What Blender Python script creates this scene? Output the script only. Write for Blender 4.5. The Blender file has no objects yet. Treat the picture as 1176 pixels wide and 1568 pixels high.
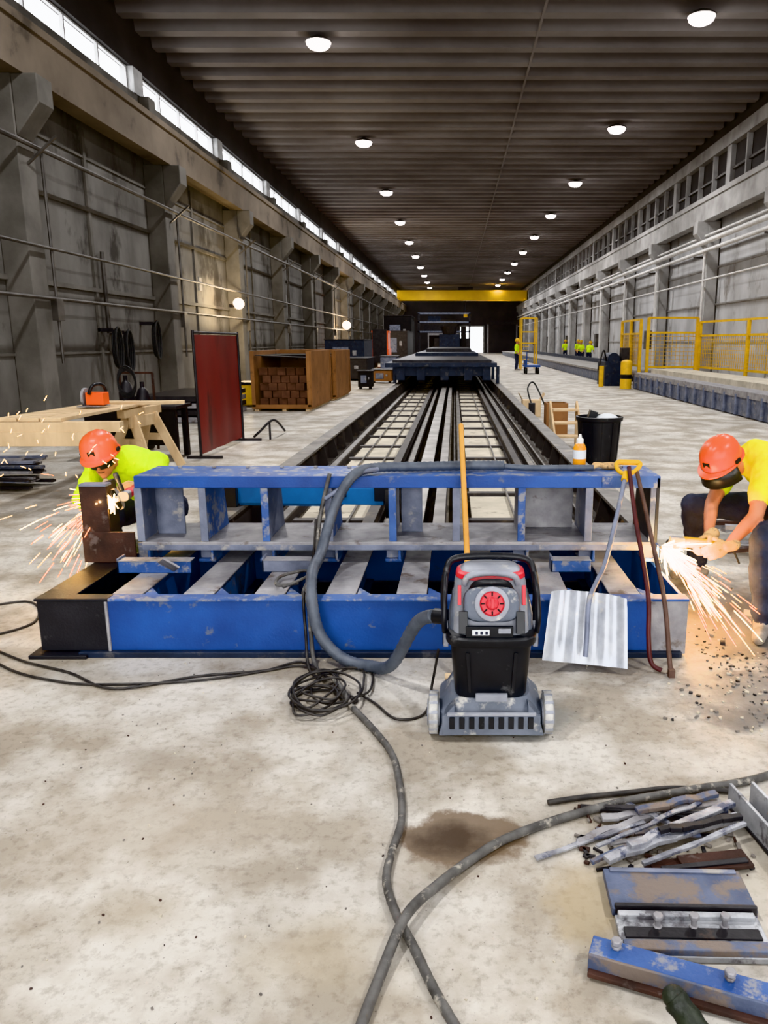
import bpy, bmesh, math, random
import numpy as np
from mathutils import Vector, Matrix, noise
random.seed(7)
V=Vector
# ------------------------------------------------------------------ materials
def lin(c):
    o=[]
    for x in c:
        x=x/255.0
        o.append(x/12.92 if x<=0.04045 else ((x+0.055)/1.055)**2.4)
    return (o[0],o[1],o[2],1.0)
def newmat(name):
    m=bpy.data.materials.new(name); m.use_nodes=True
    nt=m.node_tree; b=nt.nodes['Principled BSDF']
    return m,nt,b
def noise_node(nt,scale,detail=5,stretch=(1,1,1),rough=.55):
    tc=nt.nodes.new('ShaderNodeTexCoord'); mp=nt.nodes.new('ShaderNodeMapping')
    mp.inputs['Scale'].default_value=stretch
    n=nt.nodes.new('ShaderNodeTexNoise'); n.inputs['Scale'].default_value=scale
    n.inputs['Detail'].default_value=detail; n.inputs['Roughness'].default_value=rough
    nt.links.new(tc.outputs['Object'],mp.inputs['Vector']); nt.links.new(mp.outputs['Vector'],n.inputs['Vector'])
    return n
def ramp(nt,src,p0,c0,p1,c1):
    r=nt.nodes.new('ShaderNodeValToRGB')
    r.color_ramp.elements[0].position=p0; r.color_ramp.elements[0].color=c0
    r.color_ramp.elements[1].position=p1; r.color_ramp.elements[1].color=c1
    nt.links.new(src,r.inputs['Fac']); return r
def mix(nt,fac,a,b,mode='MIX'):
    m=nt.nodes.new('ShaderNodeMix'); m.data_type='RGBA'; m.blend_type=mode
    if isinstance(fac,(int,float)): m.inputs[0].default_value=fac
    else: nt.links.new(fac,m.inputs[0])
    for i,x in ((6,a),(7,b)):
        if isinstance(x,tuple): m.inputs[i].default_value=x
        else: nt.links.new(x,m.inputs[i])
    return m.outputs[2]
W1=(1,1,1,1); K0=(0,0,0,1)
def M(name,c1,c2=None,scale=6,rough=.6,metal=0,bump=0,bscale=60,c3=None,thr=.58,s3=4,stretch=(1,1,1)):
    m,nt,b=newmat(name)
    b.inputs['Roughness'].default_value=rough; b.inputs['Metallic'].default_value=metal
    if c2 is None: c2=tuple(max(0,x*.82) for x in c1)
    n=noise_node(nt,scale,5,stretch)
    col=ramp(nt,n.outputs['Fac'],.35,lin(c1),.68,lin(c2)).outputs['Color']
    if c3 is not None:
        n3=noise_node(nt,s3,8,stretch,.65)
        r3=ramp(nt,n3.outputs['Fac'],thr-.03,K0,thr+.05,W1)
        col=mix(nt,r3.outputs['Color'],col,lin(c3))
    nt.links.new(col,b.inputs['Base Color'])
    if bump>0:
        nb=noise_node(nt,bscale,4); bp=nt.nodes.new('ShaderNodeBump')
        bp.inputs['Strength'].default_value=bump; bp.inputs['Distance'].default_value=.01
        nt.links.new(nb.outputs['Fac'],bp.inputs['Height']); nt.links.new(bp.outputs['Normal'],b.inputs['Normal'])
    return m
def E(name,c,strength):
    m,nt,b=newmat(name)
    b.inputs['Base Color'].default_value=lin(c)
    b.inputs['Emission Color'].default_value=lin(c); b.inputs['Emission Strength'].default_value=strength
    return m
# floor
def floor_mat():
    m,nt,b=newmat('dusty_concrete_floor')
    n1=noise_node(nt,.55,8); n2=noise_node(nt,2.0,9,rough=.6); n3=noise_node(nt,26,6,rough=.7)
    col=ramp(nt,n1.outputs['Fac'],.32,lin((184,179,171)),.62,lin((214,210,203))).outputs['Color']
    r2=ramp(nt,n2.outputs['Fac'],.42,lin((194,183,166)),.58,lin((255,254,252)))
    col=mix(nt,.8,col,r2.outputs['Color'],'MULTIPLY')
    r3=ramp(nt,n3.outputs['Fac'],.34,lin((180,173,162)),.50,W1)
    col=mix(nt,.5,col,r3.outputs['Color'],'MULTIPLY')
    n6=noise_node(nt,90,3,rough=.6)
    r6=ramp(nt,n6.outputs['Fac'],.27,lin((112,104,94)),.34,W1)
    col=mix(nt,.7,col,r6.outputs['Color'],'MULTIPLY')
    # real stains : damp oil patch, grey wet patch, dirt by the work area
    tc=nt.nodes.new('ShaderNodeTexCoord')
    wob=noise_node(nt,7,8,rough=.65)
    def stain(x,y,rx,ry,c,amt,soft=.5):
        nonlocal col
        mp=nt.nodes.new('ShaderNodeMapping'); mp.vector_type='TEXTURE'
        mp.inputs['Location'].default_value=(x,y,0); mp.inputs['Scale'].default_value=(rx,ry,100)
        nt.links.new(tc.outputs['Object'],mp.inputs['Vector'])
        ln=nt.nodes.new('ShaderNodeVectorMath'); ln.operation='LENGTH'
        nt.links.new(mp.outputs['Vector'],ln.inputs[0])
        ad=nt.nodes.new('ShaderNodeMath'); ad.operation='MULTIPLY_ADD'
        nt.links.new(wob.outputs['Fac'],ad.inputs[0]); ad.inputs[1].default_value=1.3
        nt.links.new(ln.outputs['Value'],ad.inputs[2])
        sub=nt.nodes.new('ShaderNodeMapRange')
        nt.links.new(ad.outputs[0],sub.inputs['Value'])
        sub.inputs['From Min'].default_value=1.65; sub.inputs['From Max'].default_value=1.65-soft
        sub.inputs['To Min'].default_value=0; sub.inputs['To Max'].default_value=amt
        col=mix(nt,sub.outputs['Result'],col,lin(c))
    stain(.02,2.25,.22,.155,(116,97,76),.92,.2)
    stain(-.01,2.24,.17,.11,(66,51,37),.9,.55)
    stain(.30,3.1,.27,.22,(146,144,136),.8,.35)
    stain(.38,1.95,.14,.24,(176,158,124),.6,.5)
    stain(1.50,3.30,.60,.42,(116,113,110),.8,.6)
    stain(1.25,3.08,.28,.16,(98,95,93),.75,.6)
    stain(1.75,4.2,.8,.95,(84,80,79),.85,.5)
    stain(-1.0,2.3,.5,.35,(170,159,143),.5,.8)
    stain(-.9,1.9,.2,.14,(160,146,122),.45,.8)
    stain(-1.2,2.75,.18,.14,(156,147,134),.5,.7)
    stain(-.35,1.75,.3,.2,(174,160,134),.4,.8)
    stain(.9,2.1,.55,.45,(168,156,134),.5,.8)
    nt.links.new(col,b.inputs['Base Color'])
    b.inputs['Roughness'].default_value=.6
    nb=noise_node(nt,22,8,rough=.7); bp=nt.nodes.new('ShaderNodeBump')
    bp.inputs['Strength'].default_value=.22; bp.inputs['Distance'].default_value=.012
    nt.links.new(nb.outputs['Fac'],bp.inputs['Height']); nt.links.new(bp.outputs['Normal'],b.inputs['Normal'])
    return m
mFloor=floor_mat()
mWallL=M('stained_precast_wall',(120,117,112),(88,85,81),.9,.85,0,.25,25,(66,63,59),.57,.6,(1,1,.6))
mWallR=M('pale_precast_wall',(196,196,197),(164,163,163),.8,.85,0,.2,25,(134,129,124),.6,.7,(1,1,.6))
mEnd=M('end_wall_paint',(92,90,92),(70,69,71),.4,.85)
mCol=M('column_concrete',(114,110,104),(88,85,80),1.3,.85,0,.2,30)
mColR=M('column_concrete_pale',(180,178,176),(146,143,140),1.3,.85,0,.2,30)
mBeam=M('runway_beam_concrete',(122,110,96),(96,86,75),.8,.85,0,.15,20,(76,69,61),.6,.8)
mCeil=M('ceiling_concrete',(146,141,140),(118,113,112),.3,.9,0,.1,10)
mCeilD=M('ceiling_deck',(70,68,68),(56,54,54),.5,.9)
mDarkBand=M('dark_cladding',(70,67,66),(52,49,48),.8,.85)
mFrameW=M('painted_frame_white',(200,200,200),(160,160,160),2,.6)
mPipeW=M('pipe_white',(224,222,220),(192,189,185),2,.5)
mPipeD=M('conduit_dark',(104,100,96),(66,63,60),2,.5,.4)
mBlue=M('blue_paint_worn',(40,84,158),(30,64,130),3,.42,0,.12,80,(104,112,128),.65,9)
mBlueW=M('blue_paint_scuffed',(70,104,164),(44,76,136),5,.5,0,.15,80,(138,140,148),.54,14)
mBlueD=M('blue_paint_dark',(36,46,66),(24,31,46),5,.5,.1,.1,80,(80,80,84),.6,6)
mSteel=M('mill_steel_dusty',(172,170,172),(130,128,132),7,.55,.2,.15,70,(108,97,90),.62,5)
mSteelBl=M('primed_steel_bluegrey',(134,140,158),(96,102,119),6,.5,.2,.15,70,(164,160,156),.6,7)
mSteelD=M('dark_mill_steel',(62,60,62),(42,41,43),6,.5,.3,.15,70,(88,74,66),.65,8)
mSteelK=M('near_black_steel',(46,46,50),(32,32,36),5,.45,.2,.15,70,(72,70,72),.64,9)
mRailBed=M('bed_steel_grey',(136,131,126),(92,88,84),4,.5,.25,.1,60,(158,148,134),.6,3)
mRailHi=M('bed_rail_worn',(188,184,180),(142,137,132),3,.42,.35,.08,60)
mBedSide=M('bed_side_steel',(98,93,90),(70,66,65),2,.6,.2,.1,60,(116,105,93),.6,3)
mBedFloor=M('bed_concrete_dust',(160,151,137),(122,113,101),1.6,.8,0,.2,40,(96,89,80),.58,2.2)
mSlat=M('dusty_slat',(212,203,185),(178,169,151),3,.7,0,.1,50,(150,139,122),.62,5)
mRust=M('rusted_steel',(84,60,52),(56,44,40),8,.8,.1,.3,80,(104,92,88),.62,10)
mBlack=M('black_plastic',(36,37,41),(26,27,30),8,.42,0,.05,90,(82,82,83),.64,12)
mRubber=M('black_rubber',(32,32,33),(50,49,48),20,.65)
mCable=M('dusty_cable',(108,106,103),(66,64,62),14,.6,0,.1,90,(164,158,147),.6,20)
mHose=M('grey_hose',(98,105,116),(74,80,90),12,.5,0,.1,100)
mCordBlk=M('black_cord',(40,38,38),(68,64,60),20,.55)
mGrey=M('vac_grey_plastic',(158,161,169),(132,135,145),9,.45,0,.06,90,(190,189,184),.62,11)
mGreyD=M('vac_slate_plastic',(114,121,134),(90,97,110),9,.5,0,.08,90,(176,174,169),.6,9)
mRed=M('red_plastic',(220,58,68),(192,40,52),6,.4,0,0,60,(210,146,138),.68,14)
mWhiteT=M('tyre_pale_dusty',(200,199,195),(156,154,151),20,.8,0,.3,120)
mWood=M('pine_lumber',(222,196,158),(196,167,128),5,.7,0,.1,60,(162,132,102),.66,4,(1,1,.3))
mBroom=M('ash_handle',(228,174,84),(206,148,66),6,.5,0,.02,60,None,.6,4,(1,1,.1))
mPly=M('brown_plywood',(158,112,72),(128,90,58),2.0,.75,0,.12,30,(98,72,52),.62,3)
mBrick=M('stacked_block_brown',(116,84,68),(84,61,50),5,.85,0,.3,50)
mDark=M('dark_void_steel',(32,30,31),(22,21,22),3,.8)
mScreen=M('red_welding_curtain',(128,40,36),(96,29,27),1.2,.4,0,.1,6,(78,26,24),.62,1.4,(1,1,.4))
mYel=M('safety_yellow',(236,190,44),(210,162,32),4,.5,0,.05,60,(160,132,66),.68,9)
mCraneY=M('crane_yellow',(246,198,20),(226,172,16),.5,.5)
mOrange=M('hard_hat_orange',(255,116,50),(248,98,40),3,.32,0,.0,60,(214,90,44),.72,20)
mShirt=M('hi_vis_yellow_shirt',(250,244,30),(234,220,18),8,.75,0,.25,120)
mVestSleeveShade=M('hi_vis_lime_vest_sleeve_shade',(218,250,44),(196,232,30),8,.75,0,.25,120)  # lime vests; also the painted shade on right worker's yellow far sleeve
mPants=M('navy_work_trousers',(54,58,76),(36,39,52),9,.85,0,.3,90,(98,94,92),.66,7)
mSkin=M('skin_tan',(210,142,106),(188,120,86),12,.55,0,.05,120)
mGlove=M('leather_glove',(218,184,134),(186,150,104),16,.8,0,.3,120,(122,98,72),.62,20)
mBoot=M('work_boot_dusty',(156,148,140),(114,105,98),16,.8,0,.2,90)
mHair=M('dark_hair',(40,28,22),(26,18,14),30,.6)
mEyeW=M('eye_white',(230,228,222),(220,218,212),10,.3)
mShovel=M('aluminium_scoop',(214,217,222),(176,180,188),9,.36,.4,.1,80,(224,220,212),.6,6)
mBottle=M('white_cap',(236,236,232),(220,219,214),8,.4)
mBotY=M('bottle_yellow',(250,176,30),(240,144,24),6,.35)
mRebar=M('scrap_strip_steel',(186,187,192),(122,123,131),14,.42,.4,.3,90,(84,90,112),.57,16)
mPlate=M('scraped_blue_plate',(106,116,140),(76,86,112),7,.5,.2,.25,60,(128,116,108),.51,8)
mBracket=M('galvanised_bracket',(196,197,200),(148,150,155),8,.45,.3,.25,60,(108,106,110),.57,10)
mConcChip=M('rubble_grey',(140,133,126),(100,95,90),12,.9,0,.3,60)
mTorqueW=M('label_white',(232,235,237),(214,217,220),12,.5)
mLblD=M('label_print_dark',(30,36,60),(24,28,50),30,.5)
mGreen=M('olive_rubber_grip',(52,58,46),(34,38,32),20,.5,0,.2,120)
mRedTool=M('pry_bar_dark_red',(90,44,44),(70,36,38),9,.5,.2,.1,60)
mRustBar=M('pry_bar_rusty',(112,88,78),(84,66,58),12,.7,.3,.2,90)
mCyan=M('cyan_blue_paint',(34,116,186),(26,94,160),5,.45,0,.05,60,(100,130,155),.66,9)
mGlow=E('warm_lamp_glow',(255,214,160),60)
mLampW=E('led_lens',(255,246,242),26)
mSpark=E('spark_orange',(255,150,50),22)
mSparkY=E('spark_yellow',(255,200,100),38)
mSparkW=E('spark_white_hot',(255,228,165),80)
mHouse=M('lamp_housing',(110,108,108),(88,86,86),4,.4,.4)
# ------------------------------------------------------------------ mesh builder
class B:
    def __init__(s,name): s.name=name; s.v=[]; s.f=[]; s.m=[]; s.mats=[]
    def mi(s,mat):
        if mat not in s.mats: s.mats.append(mat)
        return s.mats.index(mat)
    def add(s,vs,fs,mat):
        o=len(s.v); k=s.mi(mat)
        s.v+= [V(x) for x in vs]
        for f in fs: s.f.append([i+o for i in f]); s.m.append(k)
    def bx(s,x0,x1,y0,y1,z0,z1,mat):
        vs=[(x0,y0,z0),(x1,y0,z0),(x1,y1,z0),(x0,y1,z0),(x0,y0,z1),(x1,y0,z1),(x1,y1,z1),(x0,y1,z1)]
        s.add(vs,[(3,2,1,0),(4,5,6,7),(0,1,5,4),(1,2,6,5),(2,3,7,6),(3,0,4,7)],mat)
    def box(s,c,d,mat,R=None):
        c=V(c); vs=[]
        for z in(-1,1):
            for x,y in((-1,-1),(1,-1),(1,1),(-1,1)):
                p=V((x*d[0]/2,y*d[1]/2,z*d[2]/2))
                if R is not None: p=R@p
                vs.append(c+p)
        s.add(vs,[(3,2,1,0),(4,5,6,7),(0,1,5,4),(1,2,6,5),(2,3,7,6),(3,0,4,7)],mat)
    def bar(s,p0,p1,w,h,mat,up=(0,0,1)):
        p0=V(p0);p1=V(p1); d=(p1-p0); L=d.length; d.normalize(); up=V(up)
        if abs(d.dot(up))>.98: up=V((0,1,0))
        x=d.cross(up).normalized(); z=x.cross(d).normalized()
        R=Matrix((x,d,z)).transposed()
        s.box((p0+p1)/2,(w,L,h),mat,R)
    def rings(s,rs,mat,caps=True,closed=False):
        n=len(rs[0]); vs=[p for r in rs for p in r]; fs=[]
        K=len(rs)
        for k in range(K-1 if not closed else K):
            a=k*n; b=((k+1)%K)*n
            for i in range(n):
                j=(i+1)%n; fs.append((a+i,a+j,b+j,b+i))
        if caps and not closed:
            fs.append(tuple(range(n-1,-1,-1))); fs.append(tuple(range((K-1)*n,K*n)))
        s.add(vs,fs,mat)
    def cyl(s,p0,p1,r0,mat,r1=None,n=16,caps=True):
        if r1 is None: r1=r0
        p0=V(p0);p1=V(p1); d=(p1-p0).normalized()
        a=d.orthogonal().normalized(); b=d.cross(a)
        rr=[]
        for p,r in((p0,r0),(p1,r1)):
            rr.append([p+a*math.cos(2*math.pi*i/n)*r+b*math.sin(2*math.pi*i/n)*r for i in range(n)])
        s.rings(rr,mat,caps)
    def lathe(s,c,axis,prof,mat,n=24,sx=1,fwd=None,caps=True):
        c=V(c); d=V(axis).normalized()
        a=(V(fwd)-d*V(fwd).dot(d)).normalized() if fwd else d.orthogonal().normalized()
        b=d.cross(a)
        rr=[[c+d*z+a*math.cos(2*math.pi*i/n)*r*sx+b*math.sin(2*math.pi*i/n)*r for i in range(n)] for r,z in prof]
        s.rings(rr,mat,caps)
    def tube(s,pts,r,mat,n=8,sm=6,closed=False,rf=None):
        pts=[V(p) for p in pts]
        if sm>1: pts=cat(pts,sm,closed)
        K=len(pts); rr=[]; nrm=None
        for i,p in enumerate(pts):
            if closed: t=(pts[(i+1)%K]-pts[i-1]).normalized()
            else: t=(pts[min(i+1,K-1)]-pts[max(i-1,0)]).normalized()
            if nrm is None: nrm=t.orthogonal().normalized()
            nrm=(nrm-t*nrm.dot(t)).normalized(); bn=t.cross(nrm)
            q=r if rf is None else r*rf(i/(K-1),i)
            rr.append([p+nrm*math.cos(2*math.pi*k/n)*q+bn*math.sin(2*math.pi*k/n)*q for k in range(n)])
        s.rings(rr,mat,not closed,closed)
    def sup(s,secs,mat,n=32,caps=True,R=None,o=(0,0,0)):
        """superellipse loft: secs = (z,cx,cy,hx,hy,exp)"""
        rr=[]; o=V(o)
        for z,cx,cy,hx,hy,e in secs:
            ring=[]
            for i in range(n):
                t=2*math.pi*i/n; c=math.cos(t); q=math.sin(t)
                p=V((cx+hx*math.copysign(abs(c)**(2/e),c),cy+hy*math.copysign(abs(q)**(2/e),q),z))
                if R is not None: p=R@p
                ring.append(p+o)
            rr.append(ring)
        s.rings(rr,mat,caps)
    def prism(s,poly,ext,mat):
        poly=[V(p) for p in poly]; e=V(ext)
        s.rings([poly,[p+e for p in poly]],mat)
    def ell(s,c,r,mat,R=None,nu=16,nv=10):
        c=V(c); vs=[];fs=[]
        for j in range(1,nv):
            ph=math.pi*j/nv
            for i in range(nu):
                t=2*math.pi*i/nu
                p=V((r[0]*math.sin(ph)*math.cos(t),r[1]*math.sin(ph)*math.sin(t),r[2]*math.cos(ph)))
                if R is not None:p=R@p
                vs.append(c+p)
        for k,z in((0,r[2]),(1,-r[2])):
            p=V((0,0,z)); 
            if R is not None:p=R@p
            vs.append(c+p)
        T=len(vs)-2; Bt=len(vs)-1
        for j in range(nv-2):
            for i in range(nu):
                a=j*nu+i;b=j*nu+(i+1)%nu; fs.append((a,a+nu,b+nu,b))
        for i in range(nu):
            fs.append((T,i,(i+1)%nu)); a=(nv-2)*nu; fs.append((Bt,a+(i+1)%nu,a+i))
        s.add(vs,fs,mat)
    def done(s,bevel=0,ang=38,parent=None,smooth=True):
        me=bpy.data.meshes.new(s.name); me.from_pydata([tuple(v) for v in s.v],[],s.f)
        for m in s.mats: me.materials.append(m)
        me.polygons.foreach_set('material_index',s.m)
        bm=bmesh.new(); bm.from_mesh(me); bmesh.ops.recalc_face_normals(bm,faces=bm.faces); bm.to_mesh(me); bm.free()
        if smooth:
            me.polygons.foreach_set('use_smooth',[True]*len(me.polygons))
            me.set_sharp_from_angle(angle=math.radians(ang))
        me.update()
        ob=bpy.data.objects.new(s.name,me); bpy.context.collection.objects.link(ob)
        if bevel>0:
            md=ob.modifiers.new('bevel','BEVEL'); md.width=bevel; md.segments=2; md.limit_method='ANGLE'; md.angle_limit=math.radians(40)
        if parent: ob.parent=parent
        return ob
def cat(p,n=6,closed=False):
    out=[]; K=len(p)
    rng=K if closed else K-1
    for i in range(rng):
        if closed: a,b,c,d=p[i-1],p[i],p[(i+1)%K],p[(i+2)%K]
        else: a,b,c,d=p[max(i-1,0)],p[i],p[i+1],p[min(i+2,K-1)]
        for k in range(n):
            t=k/n
            out.append(.5*((2*b)+(c-a)*t+(2*a-5*b+4*c-d)*t*t+(-a+3*b-3*c+d)*t**3))
    if not closed: out.append(p[-1])
    return out
def frame(x,z):
    z=V(z).normalized(); x=V(x); x=(x-z*x.dot(z)).normalized(); y=z.cross(x)
    return Matrix((x,y,z)).transposed()
# ------------------------------------------------------------------ grinder tool
def grinder(name,c,axis,up,s=1.0,handle=None,body=None):
    b=B(name); c=V(c); ax=V(axis).normalized(); F=frame(ax,up)
    P=lambda x,y,z:c+F@V((x*s,y*s,z*s))
    b.lathe(P(0,0,-.004),F@V((0,0,1)),[(.0625*s,0),(.0625*s,.003)],mSteelD,32)
    b.lathe(P(0,0,-.012),F@V((0,0,1)),[(.02*s,0),(.02*s,.03*s)],mSteel,16)
    gr=[(math.cos(-math.pi/2+math.pi*k/12)*.068,math.sin(-math.pi/2+math.pi*k/12)*.068) for k in range(13)]
    vs=[P(x,y,-.012) for x,y in gr]+[P(x,y,.012) for x,y in gr]+[P(x*.3,y*.3,.012) for x,y in gr]
    fs=[(i,i+1,14+i,13+i) for i in range(12)]+[(13+i,14+i,27+i,26+i) for i in range(12)]
    b.add(vs,fs,mSteel)
    b.sup([(-.03,0,0,.028*s,.03*s,3),(0,0,0,.03*s,.032*s,3),(.05*s,.0,0,.028*s,.03*s,3)],mSteel,20,R=frame((0,0,1) if abs(ax.z)<.9 else (1,0,0),ax),o=P(.03,0,.04))
    b.lathe(P(.07,0,.04),ax,[(.03*s,0),(.033*s,.02),(.03*s,.09*s),(.026*s,.12*s),(.03*s,.2*s),(.022*s,.22*s)],body,20)
    b.tube([P(.03,.03,.04),P(.03,.08,.045),P(.03,.15,.05)],.015*s,handle,12,4,rf=lambda t,i:.8+.35*abs(math.sin(t*6)))
    b.tube([P(.29,0,.04),P(.36,0,.03),P(.42,.03,-.05)],.006,mCordBlk,8,5)
    return b
# ------------------------------------------------------------------ people
def remesh(name,prims,voxel,cloth=(),amp=.006,parent=None,smooth_it=4):
    t=B(name)
    for p in prims:
        if p[0]=='c':
            _,a,ra,bq,rb,mt=p; a=V(a);bq=V(bq)
            t.cyl(a,bq,ra,mt,r1=rb,n=18); t.ell(a,(ra,)*3,mt); t.ell(bq,(rb,)*3,mt)
        else:
            _,c,r,R,mt=p; t.ell(c,r,mt,R,24,16)
    tmp=t.done(smooth=False)
    md=tmp.modifiers.new('r','REMESH'); md.mode='VOXEL'; md.voxel_size=voxel
    sm=tmp.modifiers.new('s','SMOOTH'); sm.iterations=smooth_it; sm.factor=.6
    dg=bpy.context.evaluated_depsgraph_get(); dg.update()
    me=bpy.data.meshes.new_from_object(tmp.evaluated_get(dg))
    mats=[]; idx=[]
    for p in prims:
        if p[-1] not in mats: mats.append(p[-1])
        idx.append(mats.index(p[-1]))
    me.materials.clear()
    for m in mats: me.materials.append(m)
    n=len(me.polygons); C=np.zeros(n*3); me.polygons.foreach_get('center',C); C=C.reshape(n,3)
    best=np.full(n,9.0); bi=np.zeros(n,int)
    for i,p in enumerate(prims):
        if p[0]=='c':
            a=np.array(p[1]); d=np.array(p[3])-a; L=float(d@d)
            tt=np.clip(((C-a)@d)/L,0,1) if L>0 else np.zeros(n)
            s=np.linalg.norm(C-a-tt[:,None]*d,axis=1)-(p[2]+(p[4]-p[2])*tt)
        else:
            w=C-np.array(p[1])
            if p[3] is not None: w=w@np.array(p[3])
            k=np.linalg.norm(w/np.array(p[2]),axis=1); s=(k-1)*np.linalg.norm(w,axis=1)/np.maximum(k,1e-6)
        q=s<best; best[q]=s[q]; bi[q]=i
    mi=np.array(idx)[bi]
    me.polygons.foreach_set('material_index',mi.astype(np.int32)); me.polygons.foreach_set('use_smooth',[True]*n)
    cl=set(mats.index(m) for m in cloth if m in mats)
    if cl:
        mv=set()
        for f in me.polygons:
            if f.material_index in cl: mv.update(f.vertices)
        upd=[(vi,me.vertices[vi].normal.copy()) for vi in mv]
        for vi,nn in upd:
            v=me.vertices[vi]; q=v.co
            h=noise.noise(V((q.x*10,q.y*10,q.z*16)))+.5*noise.noise(q*30)
            v.co=q+nn*h*amp
    me.update()
    bpy.data.objects.remove(tmp)
    ob=bpy.data.objects.new(name,me); bpy.context.collection.objects.link(ob)
    if parent: ob.parent=parent
    return ob
def hand(name,wrist,fdir,pnorm,thumb,mt,curl=1.0,parent=None,s=1.0):
    w=V(wrist); f=V(fdir).normalized(); n=V(pnorm); n=(n-f*n.dot(f)).normalized(); x=f.cross(n)
    if x.dot(V(thumb))<0: x=-x
    P=[]
    P.append(('c',w-f*.035*s,.036*s,w+f*.0*s,.031*s,mt))
    R=Matrix((x,f,n)).transposed()
    P.append(('e',w+f*.05*s,(.044*s,.056*s,.020*s),R,mt))
    lens=[(.040,.026,.021),(.045,.029,.022),(.041,.027,.021),(.032,.021,.018)]
    offs=[.031,.0105,-.0105,-.031]; kn=[.092,.097,.092,.083]
    for i in range(4):
        p=w+x*offs[i]*s+f*kn[i]*s; P.append(('c',w+x*offs[i]*.8*s+f*.05*s,.012*s,p,.0115*s,mt))
        ang=0; r=.0105
        for L,a in zip(lens[i],(45,60,45)):
            ang+=math.radians(a*curl+4*(i%2)); d=f*math.cos(ang)+n*math.sin(ang)
            q=p+d*L*s; P.append(('c',p,r*s,q,(r-.001)*s,mt)); p=q; r-=.001
    t0=w+x*.03*s+f*.018*s+n*.008*s; t1=t0+(x*.75+f*.5+n*.5).normalized()*.042*s; t2=t1+(f*.75+n*.65+x*.0).normalized()*.034*s; t3=t2+(f*.5+n*.6-x*.55).normalized()*.027*s
    P+= [('c',t0,.017*s,t1,.0135*s,mt),('c',t1,.013*s,t2,.0115*s,mt),('c',t2,.0115*s,t3,.0095*s,mt)]
    return remesh(name,P,.0042*s,smooth_it=2,parent=parent)
def head_prims(c,up,fwd,skin,s=1.0):
    up=V(up).normalized(); F=frame(V(fwd),up)
    c=V(c); P=lambda x,y,z:c+F@V((x*s,y*s,z*s))
    return [('e',P(-.008,0,.02),(.098*s,.077*s,.098*s),F,skin),('e',P(.025,0,-.05),(.066*s,.056*s,.068*s),F,skin),
        ('c',P(.088,0,.01),.010*s,P(.108,0,-.022),.015*s,skin),('c',P(.075,.03,.028),.012*s,P(.075,-.03,.028),.012*s,skin),
        ('c',P(.080,-.018,-.055),.009*s,P(.080,.018,-.055),.009*s,skin),('e',P(.070,0,-.095),(.022*s,.026*s,.02*s),F,skin),
        ('e',P(0,.08,-.01),(.018*s,.010*s,.031*s),F,skin),('e',P(0,-.08,-.01),(.018*s,.010*s,.031*s),F,skin)],F,P
def face_bits(b,P,F,s=1.0):
    for y in(-.03,.03):
        b.ell(P(.083,y,.004),(.011*s,.011*s,.009*s),mEyeW,F,10,8); b.ell(P(.0925,y,.004),(.004*s,.005*s,.005*s),mDark,F,8,6)
        b.tube([P(.088,y-.018,.024),P(.094,y,.030),P(.088,y+.018,.024)],.004*s,mHair,6,4)
    b.tube([P(.086,-.022,-.056),P(.092,0,-.058),P(.086,.022,-.056)],.003*s,mRust,6,4)
def hat(b,c,up,fwd,mt,s=1.0):
    up=V(up).normalized(); F=frame(V(fwd),up); c=V(c); n=36
    P=lambda x,y,z:c+F@V((x*s,y*s,z*s))
    rr=[]
    prof=[(.95,-.012),(1.0,.0),(1.0,.02),(.985,.05),(.93,.08),(.82,.108),(.64,.13),(.42,.143),(.2,.149),(.02,.150)]
    for k,z in prof:
        ring=[]
        for i in range(n):
            t=2*math.pi*i/n
            rz=z+.006*math.exp(-((math.sin(t)*k)/.09)**2)*(1 if z>.07 else 0)+.004*math.exp(-((abs(math.sin(t)*k)-.3)/.06)**2)*(1 if z>.07 else 0)
            ring.append(P(math.cos(t)*.137*k,math.sin(t)*.115*k,rz))
        rr.append(ring)
    b.rings(rr,mt)
    rr=[]
    for q,z in((.98,.006),(1,.004),(1,-.006),(.98,-.006)):
        ring=[]
        for i in range(n):
            t=2*math.pi*i/n; e=1.07+(.20*max(0,math.cos(t))**2)+.03*(1 if math.cos(t)<-.4 else 0)
            if q<1: e=.96
            ring.append(P(math.cos(t)*.137*e,math.sin(t)*.115*e,z-.012*max(0,math.cos(t))**2*(1 if q==1 else 0)))
        rr.append(ring)
    b.rings(rr,mt,False,True)
    b.box(P(.128,0,.055),(.012*s,.045*s,.03*s),mDark,F)
    for y in(-.12,.12): b.box(P(0,y,.015),(.04*s,.012*s,.02*s),mDark,F)
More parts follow.
